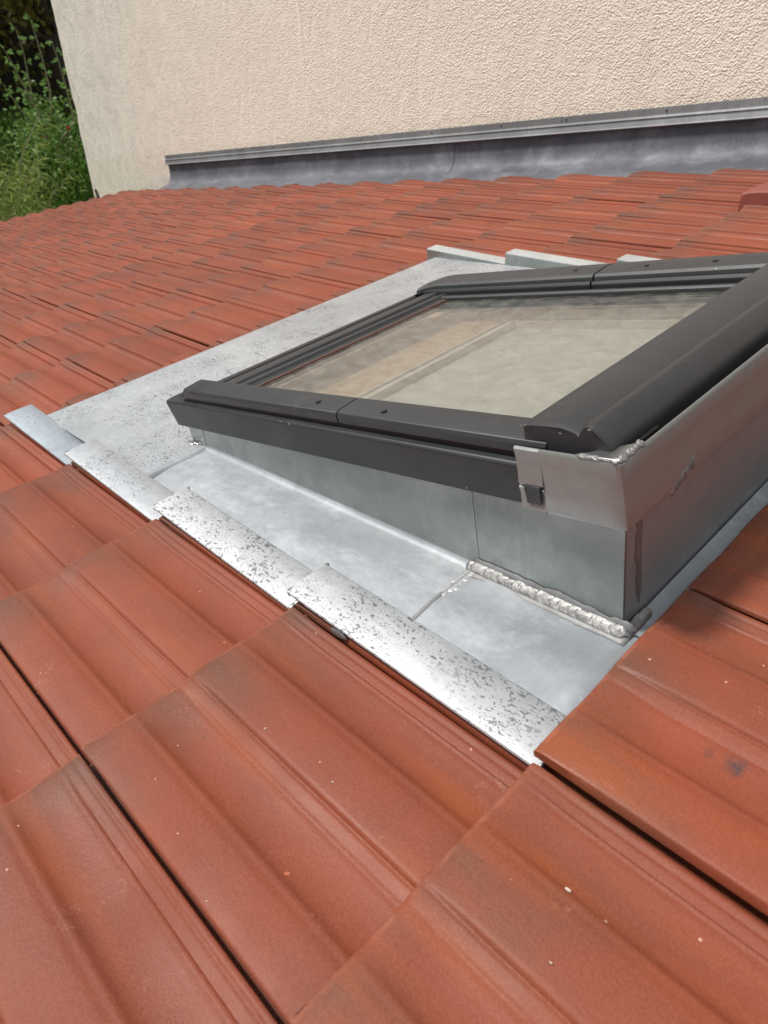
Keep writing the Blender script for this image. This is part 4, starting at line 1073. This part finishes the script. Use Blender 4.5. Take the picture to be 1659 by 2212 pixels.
for (px, py, r_) in ((147, 276, .026), (95, 298, .018)):
    c = ray_plane_x(px + (0 if r_ > .02 else 0), py, -9.75)
    mb = MB()
    for m in range(9):
        a = m * 2.4; q = .35 + .07 * m
        mb.blob(c + Vector((0.3 * math.cos(a), math.cos(a + 1), math.sin(a))) * r_ * q * .7, r_ * .22, r_ * .5, r_ * .5, Matrix.Rotation(a, 3, 'X'), 7, 4)
    build('flower', mb, MAT['petal'], rose, frame=G)

# dark trees at the back
def tree(base, h, cr_, n, seed, label, trunk_h, lean=0):
    r = random.Random(seed); b = Vector(base)
    t = empty('dark_tree', base, label, 'tree', 'dark trees at the back of the garden', frame=G)
    tk = MB().tube([b, b + Vector((.05, lean, trunk_h * .5)), b + Vector((-.05, lean * 1.6, trunk_h)), b + Vector((0, lean * 2, h * .8))], [.2, .15, .12, .04], 9)
    for k in range(9):
        a = r.uniform(0, 6.28); z0 = trunk_h * r.uniform(.7, 1.3)
        s_ = b + Vector((0, lean, z0)); e = s_ + Vector((math.cos(a) * cr_ * .8, math.sin(a) * cr_ * .8, r.uniform(-.2, .9)))
        tk.tube([s_, s_.lerp(e, .5) + Vector((0, 0, .15)), e], [.06, .035, .01], 5)
    garden_build('trunk', tk, MAT['bark'], t)
    lf = MB(); cl = []
    for k in range(70):
        d = rdir(r); q = r.random() ** .4
        cl.append(b + Vector((0, lean, trunk_h + (h - trunk_h) * .5)) + Vector((d.x * cr_ * q, d.y * cr_ * q, d.z * (h - trunk_h) * .55 * q)))
    for k in range(n):
        p = r.choice(cl) + Vector((r.gauss(0, .26), r.gauss(0, .26), r.gauss(0, .15)))
        leaf_quad(lf, p, rdir(r, -.2), r.uniform(.03, .055), r.uniform(.09, .15), rdir(r, 1))
    f = garden_build('crown', lf, MAT['leaf_dark'], t); f['kind'] = 'stuff'
tree((-14.2, 3.6, 0), 5.2, 1.7, 7000, 41, 'dark tree with brownish crown nearest the house corner', 2.3, .1)
tree((-14.8, 6.2, 0), 5.4, 1.9, 6500, 42, 'dark tree partly hidden by the house corner', 2.2, -.1)
tree((-14.4, 1.2, 0), 5.6, 2.0, 6500, 43, 'dark tree at the picture edge behind the bamboo', 2.1, .1)
hd = MB(); rh = random.Random(51); hb = Vector((-17, 4, 0))
hedge = empty('hedge', hb, 'tall evergreen hedge with shade coloured into its solid core, closing the garden behind the trees', 'hedge', frame=G)
core = MB().box((-18.2, -9, 0), (-17.2, 15, 4.6)); build('trunk', core, MAT['core_shade'], hedge, frame=G).name = 'shade_core'  # solid box, the hedge's inner shade put into its colour
for k in range(14000):
    p = Vector((-17.1 + rh.gauss(0, .16), rh.uniform(-9, 15), 4.8 * rh.random()))
    leaf_quad(hd, p, rdir(rh), rh.uniform(.04, .07), rh.uniform(.1, .17), rdir(rh, .5))
f = garden_build('foliage', hd, MAT['leaf_dark'], hedge); f['kind'] = 'stuff'
# grass blades where the lawn shows
gr = MB(); rg = random.Random(61)
for k in range(9000):
    p = Vector((rg.uniform(-14.5, -8), rg.uniform(2.2, 7), 0))
    leaf_quad(gr, p, Vector((rg.gauss(0, .35), rg.gauss(0, .35), 1)), .008, rg.uniform(.08, .22), Vector((1, 0, 0)))
me = D.meshes.new('grass'); me.from_pydata([tuple(p) for p in gr.v], [], gr.f); me.materials.append(MAT['leaf_shrub'])
go = D.objects.new('grass', me); COL.objects.link(go); tag(go, 'green grass on the garden ground beyond the eave', 'grass', kind='stuff')
